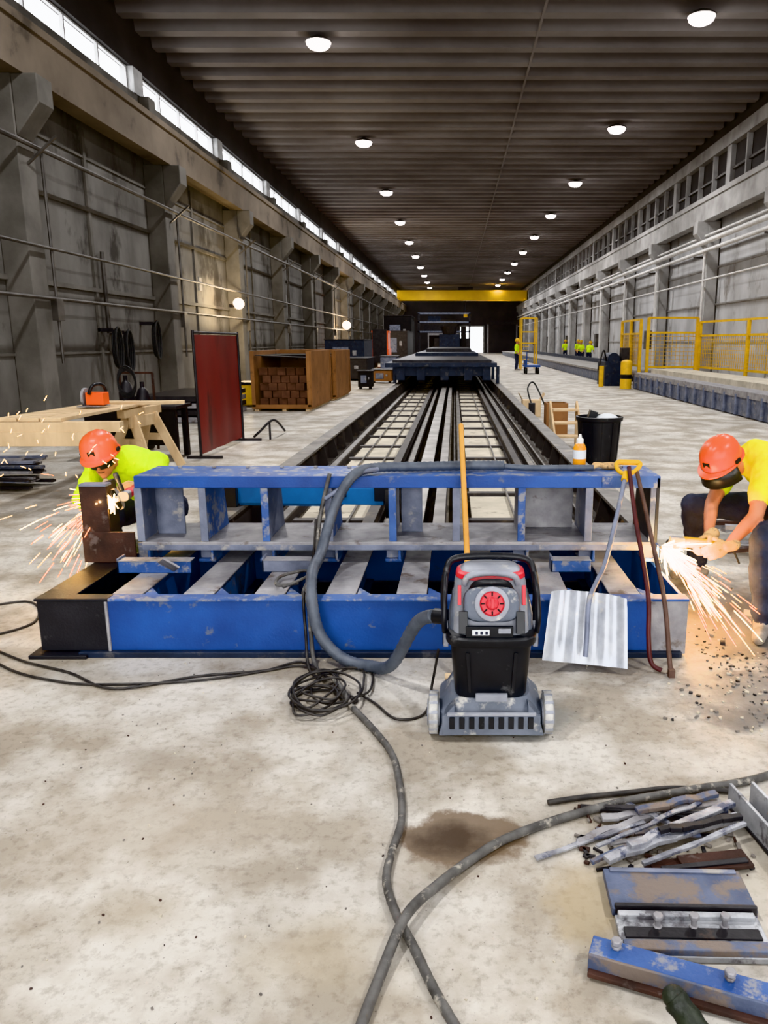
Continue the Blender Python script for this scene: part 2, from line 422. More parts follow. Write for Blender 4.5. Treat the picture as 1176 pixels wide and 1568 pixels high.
def right_worker():
    hc=(1.625,4.60,.865); up=V((-.42,-.30,.86)); fw=V((-.62,-.42,-.66))
    hp,F,P=head_prims(hc,up,fw,mSkin)
    neck=V((1.76,4.66,.885)); chest=V((1.90,4.67,.86)); belly=V((2.03,4.66,.72)); pel=V((2.12,4.64,.56))
    sa=V((.06,1,0)).normalized()
    Rc=frame(sa,chest-belly); Rp=frame(sa,V((-.3,0,1)))
    sl=V((1.83,4.46,.87)); sr=V((1.78,4.87,.87)); el=V((1.725,4.29,.63)); er=V((1.60,4.68,.62)); wl=V((1.565,4.265,.455)); wr=V((1.505,4.42,.475))
    hl=pel+V((-.03,-.12,0)); hr=pel+V((-.03,.13,0)); kl=V((1.725,4.15,.53)); kr=V((1.56,4.93,.56)); al=V((1.715,4.05,.12)); ar=V((1.68,5.12,.12))
    pr=hp+[('c',V(hc)-up.normalized()*.03,.056,neck,.064,mSkin),
     ('c',neck,.075,chest,.12,mShirt),('e',chest,(.21,.13,.18),Rc,mShirt),('e',belly,(.165,.13,.16),Rc,mShirt),('e',pel,(.165,.14,.13),Rp,mPants),
     ('c',chest+sa*-.12+V((-.03,0,.02)),.088,sl,.082,mShirt),('c',chest+sa*.12+V((-.03,0,.02)),.088,sr,.082,mVestSleeveShade),  # far shoulder is yellow shirt, coloured lime to paint its shade
     ('c',sl,.082,sl.lerp(el,.58),.072,mShirt),('c',sr,.082,sr.lerp(er,.60),.070,mVestSleeveShade),  # far sleeve of the yellow shirt, shade painted in as lime
     ('c',sl.lerp(el,.5),.052,el,.043,mSkin),('c',sr.lerp(er,.5),.052,er,.043,mSkin),
     ('c',el,.043,el.lerp(wl,.35),.042,mSkin),('c',el.lerp(wl,.35),.042,wl,.027,mSkin),('c',er,.043,er.lerp(wr,.35),.042,mSkin),('c',er.lerp(wr,.35),.042,wr,.027,mSkin),
     ('c',hl,.115,kl,.078,mPants),('c',hr,.115,kr,.078,mPants),
     ('c',kl,.078,kl.lerp(al,.35),.076,mPants),('c',kl.lerp(al,.35),.076,al,.062,mPants),('c',kr,.078,kr.lerp(ar,.35),.076,mPants),('c',kr.lerp(ar,.35),.076,ar,.062,mPants)]
    for a,d in((al,V((-.45,-.88,0)).normalized()),(ar,V((-1,-.2,0)).normalized())):
        a=V((a.x,a.y,0))
        pr+=[('c',a+V((0,0,.13)),.052,a+V((0,0,.05)),.05,mBoot),('c',a-d*.045+V((0,0,.045)),.045,a+d*.08+V((0,0,.042)),.042,mBoot),('c',a+d*.08+V((0,0,.04)),.042,a+d*.165+V((0,0,.036)),.036,mBoot)]
    ob=remesh('construction_worker',pr,.0095,(mShirt,mPants),.010)
    b=B('face'); face_bits(b,P,F); b.done(parent=ob)
    b=B('hard_hat'); hat(b,P(-.004,0,.045),up,fw,mOrange); b.done(parent=ob,ang=50)
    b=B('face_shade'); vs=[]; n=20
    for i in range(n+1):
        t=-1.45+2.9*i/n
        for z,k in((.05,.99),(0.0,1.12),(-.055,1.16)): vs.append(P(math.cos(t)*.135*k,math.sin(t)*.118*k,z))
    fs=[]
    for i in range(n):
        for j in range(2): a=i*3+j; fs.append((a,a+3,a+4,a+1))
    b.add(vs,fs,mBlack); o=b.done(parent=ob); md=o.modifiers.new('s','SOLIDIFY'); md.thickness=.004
    hand('left_glove',wl,(-.85,.05,-.35),(-.2,.75,-.35),(0,.2,1),mGlove,1.0,ob,1.08)
    hand('right_glove',wr,(-.75,-.35,-.30),(-.1,-.6,-.6),(-.3,-.5,.8),mGlove,.95,ob,1.08)
    grinder('angle_grinder_tool',(1.255,4.335,.43),(.95,-.02,-.06),(.1,.35,.93),1.0,mBlack,mYel).done(parent=ob)
    return ob
right_worker()
def left_worker():
    hc=(-2.41,5.22,.815); up=V((-.12,-.30,.94)); fw=V((.10,-.85,-.50))
    hp,F,P=head_prims(hc,up,fw,mSkin)
    neck=V((-2.38,5.34,.80)); chest=V((-2.33,5.48,.72)); belly=V((-2.28,5.62,.55)); pel=V((-2.25,5.70,.38))
    sa=V((.97,.12,0)).normalized(); Rc=frame(sa,chest-belly); Rp=frame(sa,V((0,0,1)))
    sl=chest+sa*.20+V((0,-.05,.04)); sr=chest-sa*.20+V((0,-.05,.04))
    el=V((-2.06,5.22,.56)); er=V((-2.56,5.16,.54)); wl=V((-2.07,4.98,.66)); wr=V((-2.30,4.99,.62))
    hl=pel+sa*.12; hr=pel-sa*.12; kl=V((-2.08,5.30,.38)); kr=V((-2.50,5.30,.38)); al=V((-2.12,5.62,.10)); ar=V((-2.52,5.64,.10))
    pr=hp+[('c',V(hc)-up.normalized()*.03,.056,neck,.064,mSkin),
     ('c',neck,.078,chest,.12,mVestSleeveShade),('e',chest,(.205,.13,.18),Rc,mVestSleeveShade),('e',belly,(.165,.13,.15),Rc,mVestSleeveShade),('e',pel,(.165,.14,.12),Rp,mPants),
     ('c',chest+sa*.12,.088,sl,.082,mVestSleeveShade),('c',chest-sa*.12,.088,sr,.082,mVestSleeveShade),('c',sl,.080,el,.056,mVestSleeveShade),('c',sr,.080,er,.056,mVestSleeveShade),
     ('c',el,.054,wl,.036,mVestSleeveShade),('c',er,.054,wr,.036,mVestSleeveShade),('c',hl,.11,kl,.078,mPants),('c',hr,.11,kr,.078,mPants),('c',kl,.078,al,.058,mPants),('c',kr,.078,ar,.058,mPants)]
    for a in(al,ar):
        a=V((a.x,a.y,0)); d=V((0,-1,0))
        pr+=[('c',a+V((0,0,.12)),.05,a+V((0,0,.05)),.05,mBoot),('c',a-d*.04+V((0,0,.045)),.045,a+d*.165+V((0,0,.036)),.036,mBoot)]
    ob=remesh('construction_worker',pr,.0105,(mVestSleeveShade,mPants),.010)
    b=B('face'); face_bits(b,P,F); b.done(parent=ob)
    b=B('hard_hat'); hat(b,P(-.004,0,.045),up,fw,mOrange,1.04); b.done(parent=ob,ang=50)
    b=B('safety_goggles'); vs=[];n=16
    for i in range(n+1):
        t=-1.2+2.4*i/n
        for z,k in((.028,1.0),(.0,1.07),(-.03,1.0)): vs.append(P(math.cos(t)*.105*k,math.sin(t)*.088*k,z))
    b.add(vs,[(i*3+j,i*3+3+j,i*3+4+j,i*3+1+j) for i in range(n) for j in range(2)],mBlack); b.done(parent=ob)
    hand('left_glove',wl,(-.3,-.85,.1),(-.8,.1,-.5),(-.3,0,1),mGlove,.9,ob,1.05)
    hand('right_glove',wr,(.55,-.75,.1),(.6,.3,-.5),(.2,0,1),mGlove,.9,ob,1.05)
    grinder('angle_grinder_tool',(-2.07,4.62,.66),(-.12,.95,.0),(.9,.1,.35),1.0,mBlack,mRed).done(parent=ob)
    return ob
left_worker()
def standing(x,y,face,bend=0,vest=None):
    vest=vest or mVestSleeveShade
    R=Matrix.Rotation(face,3,'Z'); o=V((x,y,0)); P=lambda a,b_,c:o+R@V((a,b_,c))
    hc=P(0,-.04-bend*.3,1.62-bend*.2); hp,F,PP=head_prims(hc,(0,0,1),R@V((0,-1,-.3)),mSkin)
    pr=hp+[('c',hc,.055,P(0,-bend*.25,1.46-bend*.15),.06,mSkin),('e',P(0,-bend*.15,1.28-bend*.1),(.2,.13,.22),R,vest),('e',P(0,0,1.02),(.16,.12,.18),R,vest),('e',P(0,0,.9),(.165,.13,.12),R,mPants)]
    for s in(-1,1):
        pr+=[('c',P(s*.18,-bend*.2,1.40-bend*.12),.07,P(s*.26,-.02-bend*.2,1.12),.055,vest),('c',P(s*.26,-.02-bend*.2,1.12),.045,P(s*.22,-.18-bend*.2,.92),.032,mSkin),('c',P(s*.22,-.18-bend*.2,.92),.034,P(s*.20,-.24-bend*.2,.86),.028,mGlove),
             ('c',P(s*.09,0,.88),.10,P(s*.12,-.03,.48),.072,mPants),('c',P(s*.12,-.03,.48),.07,P(s*.12,.02,.1),.055,mPants),('c',P(s*.12,.03,.045),.045,P(s*.13,-.13,.04),.04,mBoot)]
    ob=remesh('construction_worker',pr,.02,(),0)
    b=B('hard_hat'); hat(b,PP(-.004,0,.045),(0,0,1),R@V((0,-1,-.1)),mYel); b.done(parent=ob)
standing(9.25,59,.5); standing(3.6,45.5,1.2); standing(8.9,52,2.5,.6); standing(9.0,55.5,-.8,.3); standing(9.3,66,0)
# ------------------------------------------------------------------ room shell
XL,XR,Y0,Y1,ZC=-8.1,10.2,-9.0,122.0,9.75
b=B('floor'); b.bx(XL-.4,XR+.4,Y0-6,Y1+6,-.3,0,mFloor); b.done(smooth=False)
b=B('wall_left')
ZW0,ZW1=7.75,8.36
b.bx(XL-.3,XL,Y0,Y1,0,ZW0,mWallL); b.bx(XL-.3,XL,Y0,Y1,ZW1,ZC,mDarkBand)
pier=[0.5+7.0*i for i in range(-1,18)]
for y in pier: b.bx(XL-.3,XL+.04,y-.3,y+.3,ZW0,ZW1,mFrameW)
b.bx(XL-.3,XL,Y1-.3,Y1,ZW0,ZW1,mDarkBand)
b.done(smooth=False)
b=B('trim_1')
for z,h,d in((1.35,.05,.04),(2.7,.09,.07),(4.4,.08,.06),(5.5,.05,.04)): b.bx(XL,XL+d,Y0,Y1-.3,z,z+h,mCol)
for i in range(-1,17):
    y=.5+7*i+3.5; b.bx(XL,XL+.05,y-.06,y+.06,0,6.1,mCol)
for y,z in((25.3,3.2),(31,3.3),(38,3.4)): b.bx(XL,XL+.03,y,y+.25,z,z+.4,mColR)
b.done(smooth=False)
for i in range(17):
    y0=pier[i]+.3; y1=pier[i+1]-.3
    b=B('window_%d'%(i+1))
    b.bx(XL-.2,XL-.12,y0,y1,ZW0,ZW0+.05,mFrameW); b.bx(XL-.2,XL-.12,y0,y1,ZW1-.05,ZW1,mFrameW)
    for k in range(5):
        y=y0+(y1-y0)*k/4; y=min(max(y,y0+.03),y1-.03); b.bx(XL-.2,XL-.12,y-.03,y+.03,ZW0+.05,ZW1-.05,mFrameW)
    b.done(smooth=False)
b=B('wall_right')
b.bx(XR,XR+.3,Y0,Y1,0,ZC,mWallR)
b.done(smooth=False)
b=B('trim_2')
b.bx(XR-.06,XR,Y0,Y1-.3,7.05,8.55,mDarkBand)
b.bx(XR-.3,XR,Y0,Y1-.3,8.55,9.0,mColR); b.bx(XR-.22,XR-.02,Y0,Y1-.3,9.02,ZC-.02,mDarkBand)
for i in range(0,74):
    y=-5+1.75*i; w=.22 if i%4==0 else .05
    b.bx(XR-.24,XR-.065,y-w,y+w,7.05,8.55,mColR)
b.bx(XR-.16,XR-.065,Y0,Y1-.3,7.7,7.78,mPipeD)
for z in(1.6,3.0,4.4): b.bx(XR-.05,XR,Y0,Y1-.3,z,z+.07,mColR)
for i in range(18): b.bx(XR-.04,XR,3+7*i,3.1+7*i,0,6.2,mPipeD)
b.done(smooth=False)
b=B('wall_end')
b.bx(XL,.9,Y1,Y1+.3,0,ZC,mEnd); b.bx(4.4,XR,Y1,Y1+.3,0,ZC,mEnd); b.bx(.9,4.4,Y1,Y1+.3,3.9,ZC,mEnd)
b.done(smooth=False)
b=B('door_1'); b.bx(.7,.9,Y1-.13,Y1-.01,0,4.1,mFrameW); b.bx(4.4,4.6,Y1-.13,Y1-.01,0,4.1,mFrameW); b.bx(.9,4.4,Y1-.13,Y1-.01,3.9,4.1,mFrameW); b.done(smooth=False)
b=B('wall_back')
b.bx(XL,-6,Y0-.3,Y0,0,ZC,mWallL); b.bx(8.6,XR,Y0-.3,Y0,0,ZC,mWallL); b.bx(-6,8.6,Y0-.3,Y0,7.2,ZC,mWallL)
b.done(smooth=False)
b=B('ceiling')
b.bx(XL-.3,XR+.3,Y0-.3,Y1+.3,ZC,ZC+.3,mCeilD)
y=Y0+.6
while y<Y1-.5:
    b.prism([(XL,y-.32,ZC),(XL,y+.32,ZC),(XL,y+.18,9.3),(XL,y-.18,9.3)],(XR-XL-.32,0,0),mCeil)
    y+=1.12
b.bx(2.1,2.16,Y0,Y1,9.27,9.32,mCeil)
b.done(smooth=False)
for i in range(-1,17):
    y=.7+7.0*i
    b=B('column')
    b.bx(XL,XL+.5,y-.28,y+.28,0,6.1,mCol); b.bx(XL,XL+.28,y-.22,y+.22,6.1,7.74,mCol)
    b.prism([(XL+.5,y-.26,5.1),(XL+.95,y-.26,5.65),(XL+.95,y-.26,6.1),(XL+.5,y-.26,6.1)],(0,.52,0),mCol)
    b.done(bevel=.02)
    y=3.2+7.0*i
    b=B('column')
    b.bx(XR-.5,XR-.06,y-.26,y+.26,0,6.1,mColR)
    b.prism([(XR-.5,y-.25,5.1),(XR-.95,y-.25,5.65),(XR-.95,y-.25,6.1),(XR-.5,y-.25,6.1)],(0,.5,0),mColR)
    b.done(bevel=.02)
b=B('crane_runway_beam')
b.bx(XL+.3,XL+.72,Y0+.1,Y1-.2,6.1,7.0,mBeam); b.bx(XL+.22,XL+.78,Y0+.1,Y1-.2,6.88,7.02,mBeam); b.bx(XL+.46,XL+.54,Y0+.1,Y1-.2,7.02,7.12,mSteelD)
b.done(smooth=False)
b=B('crane_runway_beam')
b.bx(XR-.72,XR-.32,Y0+.1,Y1-.2,6.1,6.9,mColR); b.bx(XR-.78,XR-.26,Y0+.1,Y1-.2,6.78,6.95,mColR); b.bx(XR-.54,XR-.46,Y0+.1,Y1-.2,6.95,7.05,mSteelD)
b.done(smooth=False)
b=B('overhead_crane')
b.bx(XL+.3,XR-.4,108,108.5,7.15,8.45,mCraneY); b.bx(XL+.3,XR-.4,109.6,110.1,7.15,8.45,mCraneY)
for x in (XL+.35,XR-.75): b.bx(x,x+.3,107.4,110.8,7.13,7.45,mCraneY)
b.bx(.5,2.5,108,110.1,8.45,8.9,mSteelD); b.cyl((1.5,109,7.1),(1.5,109,5.4),.12,mSteelD); b.box((1.5,109,5.2),(.5,.4,.5),mCraneY)
b.done(smooth=False)
b=B('wall_conduit')
for z,x,r in((5.0,XL+.62,.045),(3.3,XL+.6,.03),(2.4,XL+.58,.035)):
    b.cyl((x,2,z),(x,118,z),r,mPipeD,n=8)
for i in range(1,17):
    y=.7+7*i
    b.cyl((XL+.56,y+.4,1.2),(XL+.56,y+.4,5.0),.03,mPipeD,n=8)
    b.box((XL+.56,y+.4,2.2),(.12,.25,.4),mPipeD)
    b.bar((XL+.5,y,4.7),(XL+1.05,y,5.15),.04,.04,mPipeD)
b.done()
b=B('wall_pipe')
for z,x,r in((5.25,XR-.85,.09),(4.95,XR-.78,.07),(3.9,XR-.7,.035),(5.55,XR-.6,.05)):
    b.cyl((x,8,z),(x,118,z),r,mPipeW,n=10)
for i in range(3,17):
    y=3.2+7*i-.6
    b.cyl((XR-.7,y,.2),(XR-.7,y,5.1),.08 if i%2 else .05,mPipeW,n=10)
    b.bar((XR-.5,y+.6,4.8),(XR-.95,y+.6,4.8),.06,.06,mPipeD)
    if i%2 and i>3: b.box((XR-.62,y+1.5,1.7),(.25,.6,.9),mPipeD)
b.done()
b=B('wall_hose_rack')
for k,(y,z) in enumerate(((20.4,1.75),(18.6,1.5),(18.0,1.55))):
    for j in range(3):
        b.tube([(XL+.35+.04*j,y+.16*math.cos(t)*(1+.1*j),z-.1+.40*math.sin(t)*(1+.1*j)) for t in [i*math.pi/4 for i in range(8)]],.028,mRubber,6,4,True)
    b.bx(XL,XL+.35,y-.06,y+.06,z+.28,z+.36,mSteelD)
b.cyl((XL+.1,18.3,1.8),(XL+.1,18.3,3.6),.05,mPipeD,n=10)
b.done()
# ------------------------------------------------------------------ high bay lamps
LC=(.985,.985,1.0)
def area(name,loc,size,power,col=LC,parent=None,rot=(0,0,0)):
    l=bpy.data.lights.new(name,'AREA'); l.shape='DISK'; l.size=size; l.energy=power; l.color=col
    o=bpy.data.objects.new(name,l); o.location=loc; o.rotation_euler=rot
    bpy.context.collection.objects.link(o)
    if parent: o.parent=parent
    return o
def pt(name,loc,power,col,r=.05,parent=None):
    l=bpy.data.lights.new(name,'POINT'); l.energy=power; l.color=col; l.shadow_soft_size=r
    o=bpy.data.objects.new(name,l); o.location=loc; bpy.context.collection.objects.link(o)
    if parent:o.parent=parent
    return o
def hibay(x,y,p):
    b=B('high_bay_lamp'); z=9.12
    b.lathe((x,y,z),(0,0,1),[(.34,0),(.35,.02),(.26,.08),(.12,.10),(.1,.15),(.03,.178)],mHouse,20)
    b.lathe((x,y,z-.17),(0,0,1),[(.04,0),(.15,.012),(.24,.05),(.29,.10),(.315,.169)],mLampW,24)
    o=b.done(); area('lamp_light',(x,y,z-.20),.6,p,parent=o)
for i in range(-3,10):
    p=430 if i<0 else 360
    hibay(-3.5,21.9+10.1*i,p)
    hibay(5.85,20.3+9.75*i,p)
b=B('wall_work_lamp'); b.bx(XL+.5,XL+.75,26.8,27.0,2.75,2.85,mSteelD); b.ell((XL+.8,26.9,2.87),(.18,.18,.18),mGlow); o=b.done(); pt('bulb',(XL+1.1,26.8,2.87),260,(1,.8,.5),.15,o)
b=B('wall_work_lamp'); b.bx(XL+.5,XL+.75,53.4,53.6,2.6,2.7,mSteelD); b.ell((XL+.8,53.5,2.72),(.28,.28,.28),mGlow); o=b.done(); pt('bulb',(XL+1.2,53.2,2.72),340,(1,.85,.6),.2,o)
# ------------------------------------------------------------------ long casting bed
b=B('casting_bed')
YB0,YB1=5.05,104
b.bx(-1.70,1.30,YB0,YB1,.002,.05,mBedFloor)
for x,sg in((-1.72,1),(1.32,-1)):
    b.bx(min(x,x+sg*.03),max(x,x+sg*.03),YB0,YB1,.0,.36,mBedSide)
    b.bx(min(x-sg*.05,x+sg*.12),max(x-sg*.05,x+sg*.12),YB0,YB1,.36,.385,mRailBed)
    b.bx(min(x,x+sg*.18),max(x,x+sg*.18),YB0,YB1,.05,.08,mRailBed)
    y=YB0+.4
    while y<60:
        b.prism([(x,y,.06),(x+sg*.17,y,.06),(x+sg*.10,y,.36),(x,y,.36)],(0,.02,0),mBedSide); y+=.8
def rail(x,w,h,mt,zb=.05):
    b.bx(x-w/2,x+w/2,YB0,YB1,zb+h-.02,zb+h,mt); b.bx(x-.012,x+.012,YB0,YB1,zb,zb+h-.02,mBedSide); b.bx(x-w/2,x+w/2,YB0,YB1,zb,zb+.015,mBedSide)
rail(-1.44,.07,.12,mRailBed); rail(-.68,.09,.17,mBedSide); rail(-.52,.06,.16,mRailBed)
rail(-.31,.14,.22,mRailHi); rail(-.12,.09,.22,mRailHi); rail(.08,.07,.12,mRailBed)
rail(.74,.08,.17,mBedSide); rail(.90,.06,.15,mRailBed); rail(1.10,.07,.12,mRailBed)
y=YB0+.3
while y<70:
    b.bx(-1.34,-.76,y,y+.95,.085,.10,mSlat); b.bx(.15,.66,y,y+.95,.085,.10,mSlat)
    b.bx(-1.38,-.74,y+1.02,y+1.12,.07,.12,mBedSide); b.bx(.12,.70,y+1.02,y+1.12,.07,.12,mBedSide)
    y+=1.2
for x in(-1.18,-.90,.52): b.cyl((x,YB0,.125),(x,60,.125),.012,mRailBed,n=6)
for x in(-1.56,-.60,-.21,.0,.82,1.0,1.2): b.cyl((x,YB0,.10),(x,60,.10),.018,mRailBed,n=6)
b.done(smooth=False)
b=B('casting_machine')
b.bx(-2.05,1.25,23,46,.88,1.0,mBlueD); b.bx(-1.85,1.1,23.3,45.8,1.0,1.08,mSteelD)
b.bx(-1.5,.9,30,44,1.08,1.2,mBlueD); b.bx(-1.2,.7,33,43,1.2,1.34,mSteelD)
b.bx(-1.8,1.05,23.2,23.4,.62,.88,mBlueD)
for x in(-1.6,-1.0,-.3,.4,.95):
    b.bx(x-.12,x+.12,23.1,45,.50,.88,mBlueD)
    b.cyl((x-.1,23.6,.52),(x+.1,23.6,.52),.12,mSteelD,n=14)
for x in (-1.80,1.30): 
    for k in range(8): b.bx(x-.04,x+.04,23.3+3*k,23.6+3*k,.388,.9,mBlueD)
for k in range(5): b.bx(-1.7+.6*k,-1.3+.6*k,22.96,23,.9,.97,mBlueD)
b.done(smooth=False)
b=B('precast_form_bed')
b.bx(6.34,8.1,8,27.5,.0,.42,mSteelD); b.bx(6.25,8.2,8,27.5,.48,.56,mSteel); b.bx(6.3,6.34,8,27.5,.02,.48,mSteelBl); b.bx(6.25,6.36,8,27.5,.42,.48,mSteel)
y=8.2
while y<27.4:
    b.bx(6.22,6.34,y,y+.05,.03,.48,mSteelBl); y+=.75
b.bx(6.8,7.9,9,27,.56,.7,mSlat)
b.done(smooth=False)
b=B('precast_form_bed')
b.bx(6.1,6.2,32,100,0,.42,mSteelBl); b.bx(6.0,8.6,32,100,.42,.5,mRailHi); b.bx(6.2,8.5,32.2,99,0,.42,mSteelD)
b.bx(7.9,8.3,37,100,.5,.7,mBlueD)
b.done(smooth=False)
def fence(p0,p1,z0,z1,n):
    b=B('safety_fence'); p0=V(p0);p1=V(p1)
    for i in range(n+1):
        p=p0.lerp(p1,i/n); b.bar((p.x,p.y,0),(p.x,p.y,z1),.10,.10,mYel)
    for z in(z0,(z0*.3+z1*.7),z1): b.bar((p0.x,p0.y,z),(p1.x,p1.y,z),.07,.07,mYel)
    L=(p1-p0).length; k=int(L/.14)
    for i in range(k): 
        p=p0.lerp(p1,i/k); b.bar((p.x,p.y,z0),(p.x,p.y,z1*.7+z0*.3),.014,.014,mYel)
    for i in range(9):
        z=z0+(z1-z0)*.7*i/9; b.bar((p0.x,p0.y,z),(p1.x,p1.y,z),.014,.014,mYel)
    b.done(smooth=False)
fence((6.95,28.3,0),(8.7,28.3,0),.72,2.45,1); fence((8.8,28.25,0),(9.55,21,0),.72,2.3,2); fence((6.75,28.6,0),(6.75,31.8,0),.75,2.4,2)
b=B('bollard'); b.cyl((6.0,27.3,0),(6.0,27.3,.9),.2,mYel); b.ell((6.0,27.3,.9),(.2,.2,.1),mYel); b.cyl((6.0,27.3,.35),(6.0,27.3,.5),.203,mDark); b.done()
b=B('hydraulic_power_unit'); b.bx(5.6,6.5,29.0,30.6,0,.9,mBlueD); b.cyl((5.9,28.98,1.0),(5.9,30,1.0),.22,mBlueD); b.bx(6.2,6.5,29.1,29.5,.9,1.4,mSteelD); b.cyl((5.4,28.7,0),(5.4,28.7,.75),.09,mYel); b.tube([(5.7,29.4,.9),(5.5,29,1.3),(5.3,28.8,.6)],.03,mRubber); b.done(bevel=.02)
# ------------------------------------------------------------------ lower blue frame
b=B('steel_form_frame')
yf=3.76; yb=4.98
xs=[-2.15+ .372*i for i in range(9)]
b.bx(-1.79,1.0,yf,yf+.02,.03,.30,mBlue)
b.bx(-2.15,-1.80,yf-.004,yf+.02,.03,.30,mSteelK)
b.bx(-1.80,-1.785,yf-.012,yf+.02,.02,.30,mSteel)
b.bx(1.0,1.205,yf-.002,yf+.02,.01,.30,mSteel)
b.bx(-1.95,1.18,yf-.03,yf+.06,.0,.03,mBlueD); b.bx(-2.2,-1.9,yf-.05,yf+.1,.0,.02,mSteelK)
b.bx(-1.78,1.205,yf-.012,yf+.07,.30,.315,mBlueW); b.bx(-2.16,-1.78,yf-.012,yf+.07,.30,.315,mSteelK)
b.bx(-2.15,1.205,yb-.02,yb,.03,.30,mBlue)
b.bx(-2.15,1.205,yb-.1,yb,.30,.312,mSteelD)
b.bx(-2.15,-2.13,yf,yb,.03,.30,mSteelK); b.bx(1.185,1.205,yf,yb,.03,.30,mBlue)
b.bx(-2.16,-1.98,yf+.07,yb-.1,.30,.312,mSteelK)
for i,x in enumerate(xs):
    x=x+.06
    if i in(0,): continue
    b.bx(x-.075,x+.085,yf+.07,yb-.1,.302,.314,mSteel)
    b.bx(x-.01,x+.01,yf+.02,yb-.02,.04,.30,mBlue if i%2 else mBlueW)
    b.bx(x-.06,x+.06,yf+.02,yb-.02,.03,.045,mBlueD)
    b.prism([(x+.09,yf+.08,.30),(x+.17,yf+.08,.30),(x+.09,yf+.2,.30)],(0,0,.01),mBlueW)
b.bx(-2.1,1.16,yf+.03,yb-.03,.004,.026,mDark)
b.done(bevel=.004,smooth=False)
b=B('stiffened_steel_beam')
ya,yc=4.41,4.80
b.bx(-1.87,.86,ya,ya+.015,.768,.838,mBlue); b.bx(.86,1.2,ya,ya+.015,.768,.838,mBlueW)
b.bx(-1.87,1.2,ya+.015,yc,.822,.838,mBlueW); b.bx(-1.87,1.2,yc-.02,yc,.768,.822,mBlue)
b.bx(-1.85,1.18,ya-.01,yc+.1,.425,.445,mSteel); b.bx(-1.85,1.18,ya-.012,ya+.005,.395,.43,mSteelBl)
rx=[-1.855,-1.48,-1.115,-.74,-.365,.01,.395,.79,1.17]
for i,x in enumerate(rx):
    mt=[mSteelBl,mBlueW,mSteelBl,mBlueW,mSteelBl,mBlueW,mSteel,mSteelBl,mSteelD][i]
    b.prism([(x-.009,ya+.02,.445),(x-.009,yc+.08,.445),(x-.009,yc,.822),(x-.009,ya+.02,.822)],(.018,0,0),mt)
    b.bx(x-.022,x+.022,ya+.003,ya+.018,.445,.768,mBlueW if i in(2,4,6) else mSteelBl)
    if i not in(5,):
        b.bx(x-.05,x+.05,ya+.02,ya+.16,.316,.335,mBlueW); b.bx(x-.045,x+.045,ya+.05,ya+.065,.33,.425,mSteelBl)
        b.bx(x+.03,x+.045,ya-.0,ya+.2,.33,.425,mBlueW)
b.bx(1.18,1.2,ya,yc,.44,.83,mSteelD)
b.bx(.45,.75,yc-.03,yc-.01,.445,.70,mSteel)
b.bx(-1.83,-1.66,ya+.2,ya+.215,.445,.76,mSteelBl); b.bx(-.33,-.2,ya+.25,ya+.265,.445,.76,mSteelBl)
for i in range(14):
    x=-1.7+.21*i; b.cyl((x,ya+.30,.838),(x,ya+.30,.852),.014,mSteel,n=6)
b.done(bevel=.003,smooth=False)
b=B('short_steel_channel'); 
for x0,x1,y,mt in((-1.92,-1.50,4.2,mBlueW),(-1.1,-.78,4.22,mSteelBl),(.55,.78,4.22,mBlueW)):
    b.bx(x0,x1,y,y+.01,.316,.386,mt); b.bx(x0,x1,y,y+.08,.378,.388,mSteel)
    b.bx(x0,x0+.012,y,y+.1,.316,.40,mSteelBl)
b.bar((-1.62,4.15,.37),(-1.55,4.05,.42),.10,.012,mSteel,up=(0,1,.4)); 
b.done(bevel=.003,smooth=False)
b=B('steel_end_plate')
b.bx(-2.21,-2.05,4.44,4.46,.314,.77,mRust); b.bx(-2.21,-1.9,4.42,4.44,.314,.50,mRust); b.bx(-2.21,-2.19,4.46,4.9,.314,.74,mSteelD)
b.bx(-2.21,-2.05,4.44,4.52,.77,.785,mSteelBl); b.done(bevel=.003,smooth=False)
b=B('blue_lift_boom')
R=Matrix.Rotation(math.radians(-4),3,'Z')
b.box((-1.15,5.75,.47),(1.25,.14,.13),mCyan,R); b.box((-.75,5.66,.49),(.42,.012,.09),mTorqueW,R); b.box((-.86,5.652,.49),(.1,.012,.05),mLblD,R); b.box((-.68,5.652,.47),(.16,.01,.02),mLblD,R)
b.cyl((-.52,5.72,.43),(-.40,5.72,.43),.14,mRubber); b.box((-.5,5.72,.5),(.2,.2,.12),mBlack); b.box((-1.3,5.74,.40),(.9,.05,.03),mCyan,R)
b.box((-1.72,5.75,.47),(.16,.18,.17),mBlack)
b.done(bevel=.01)
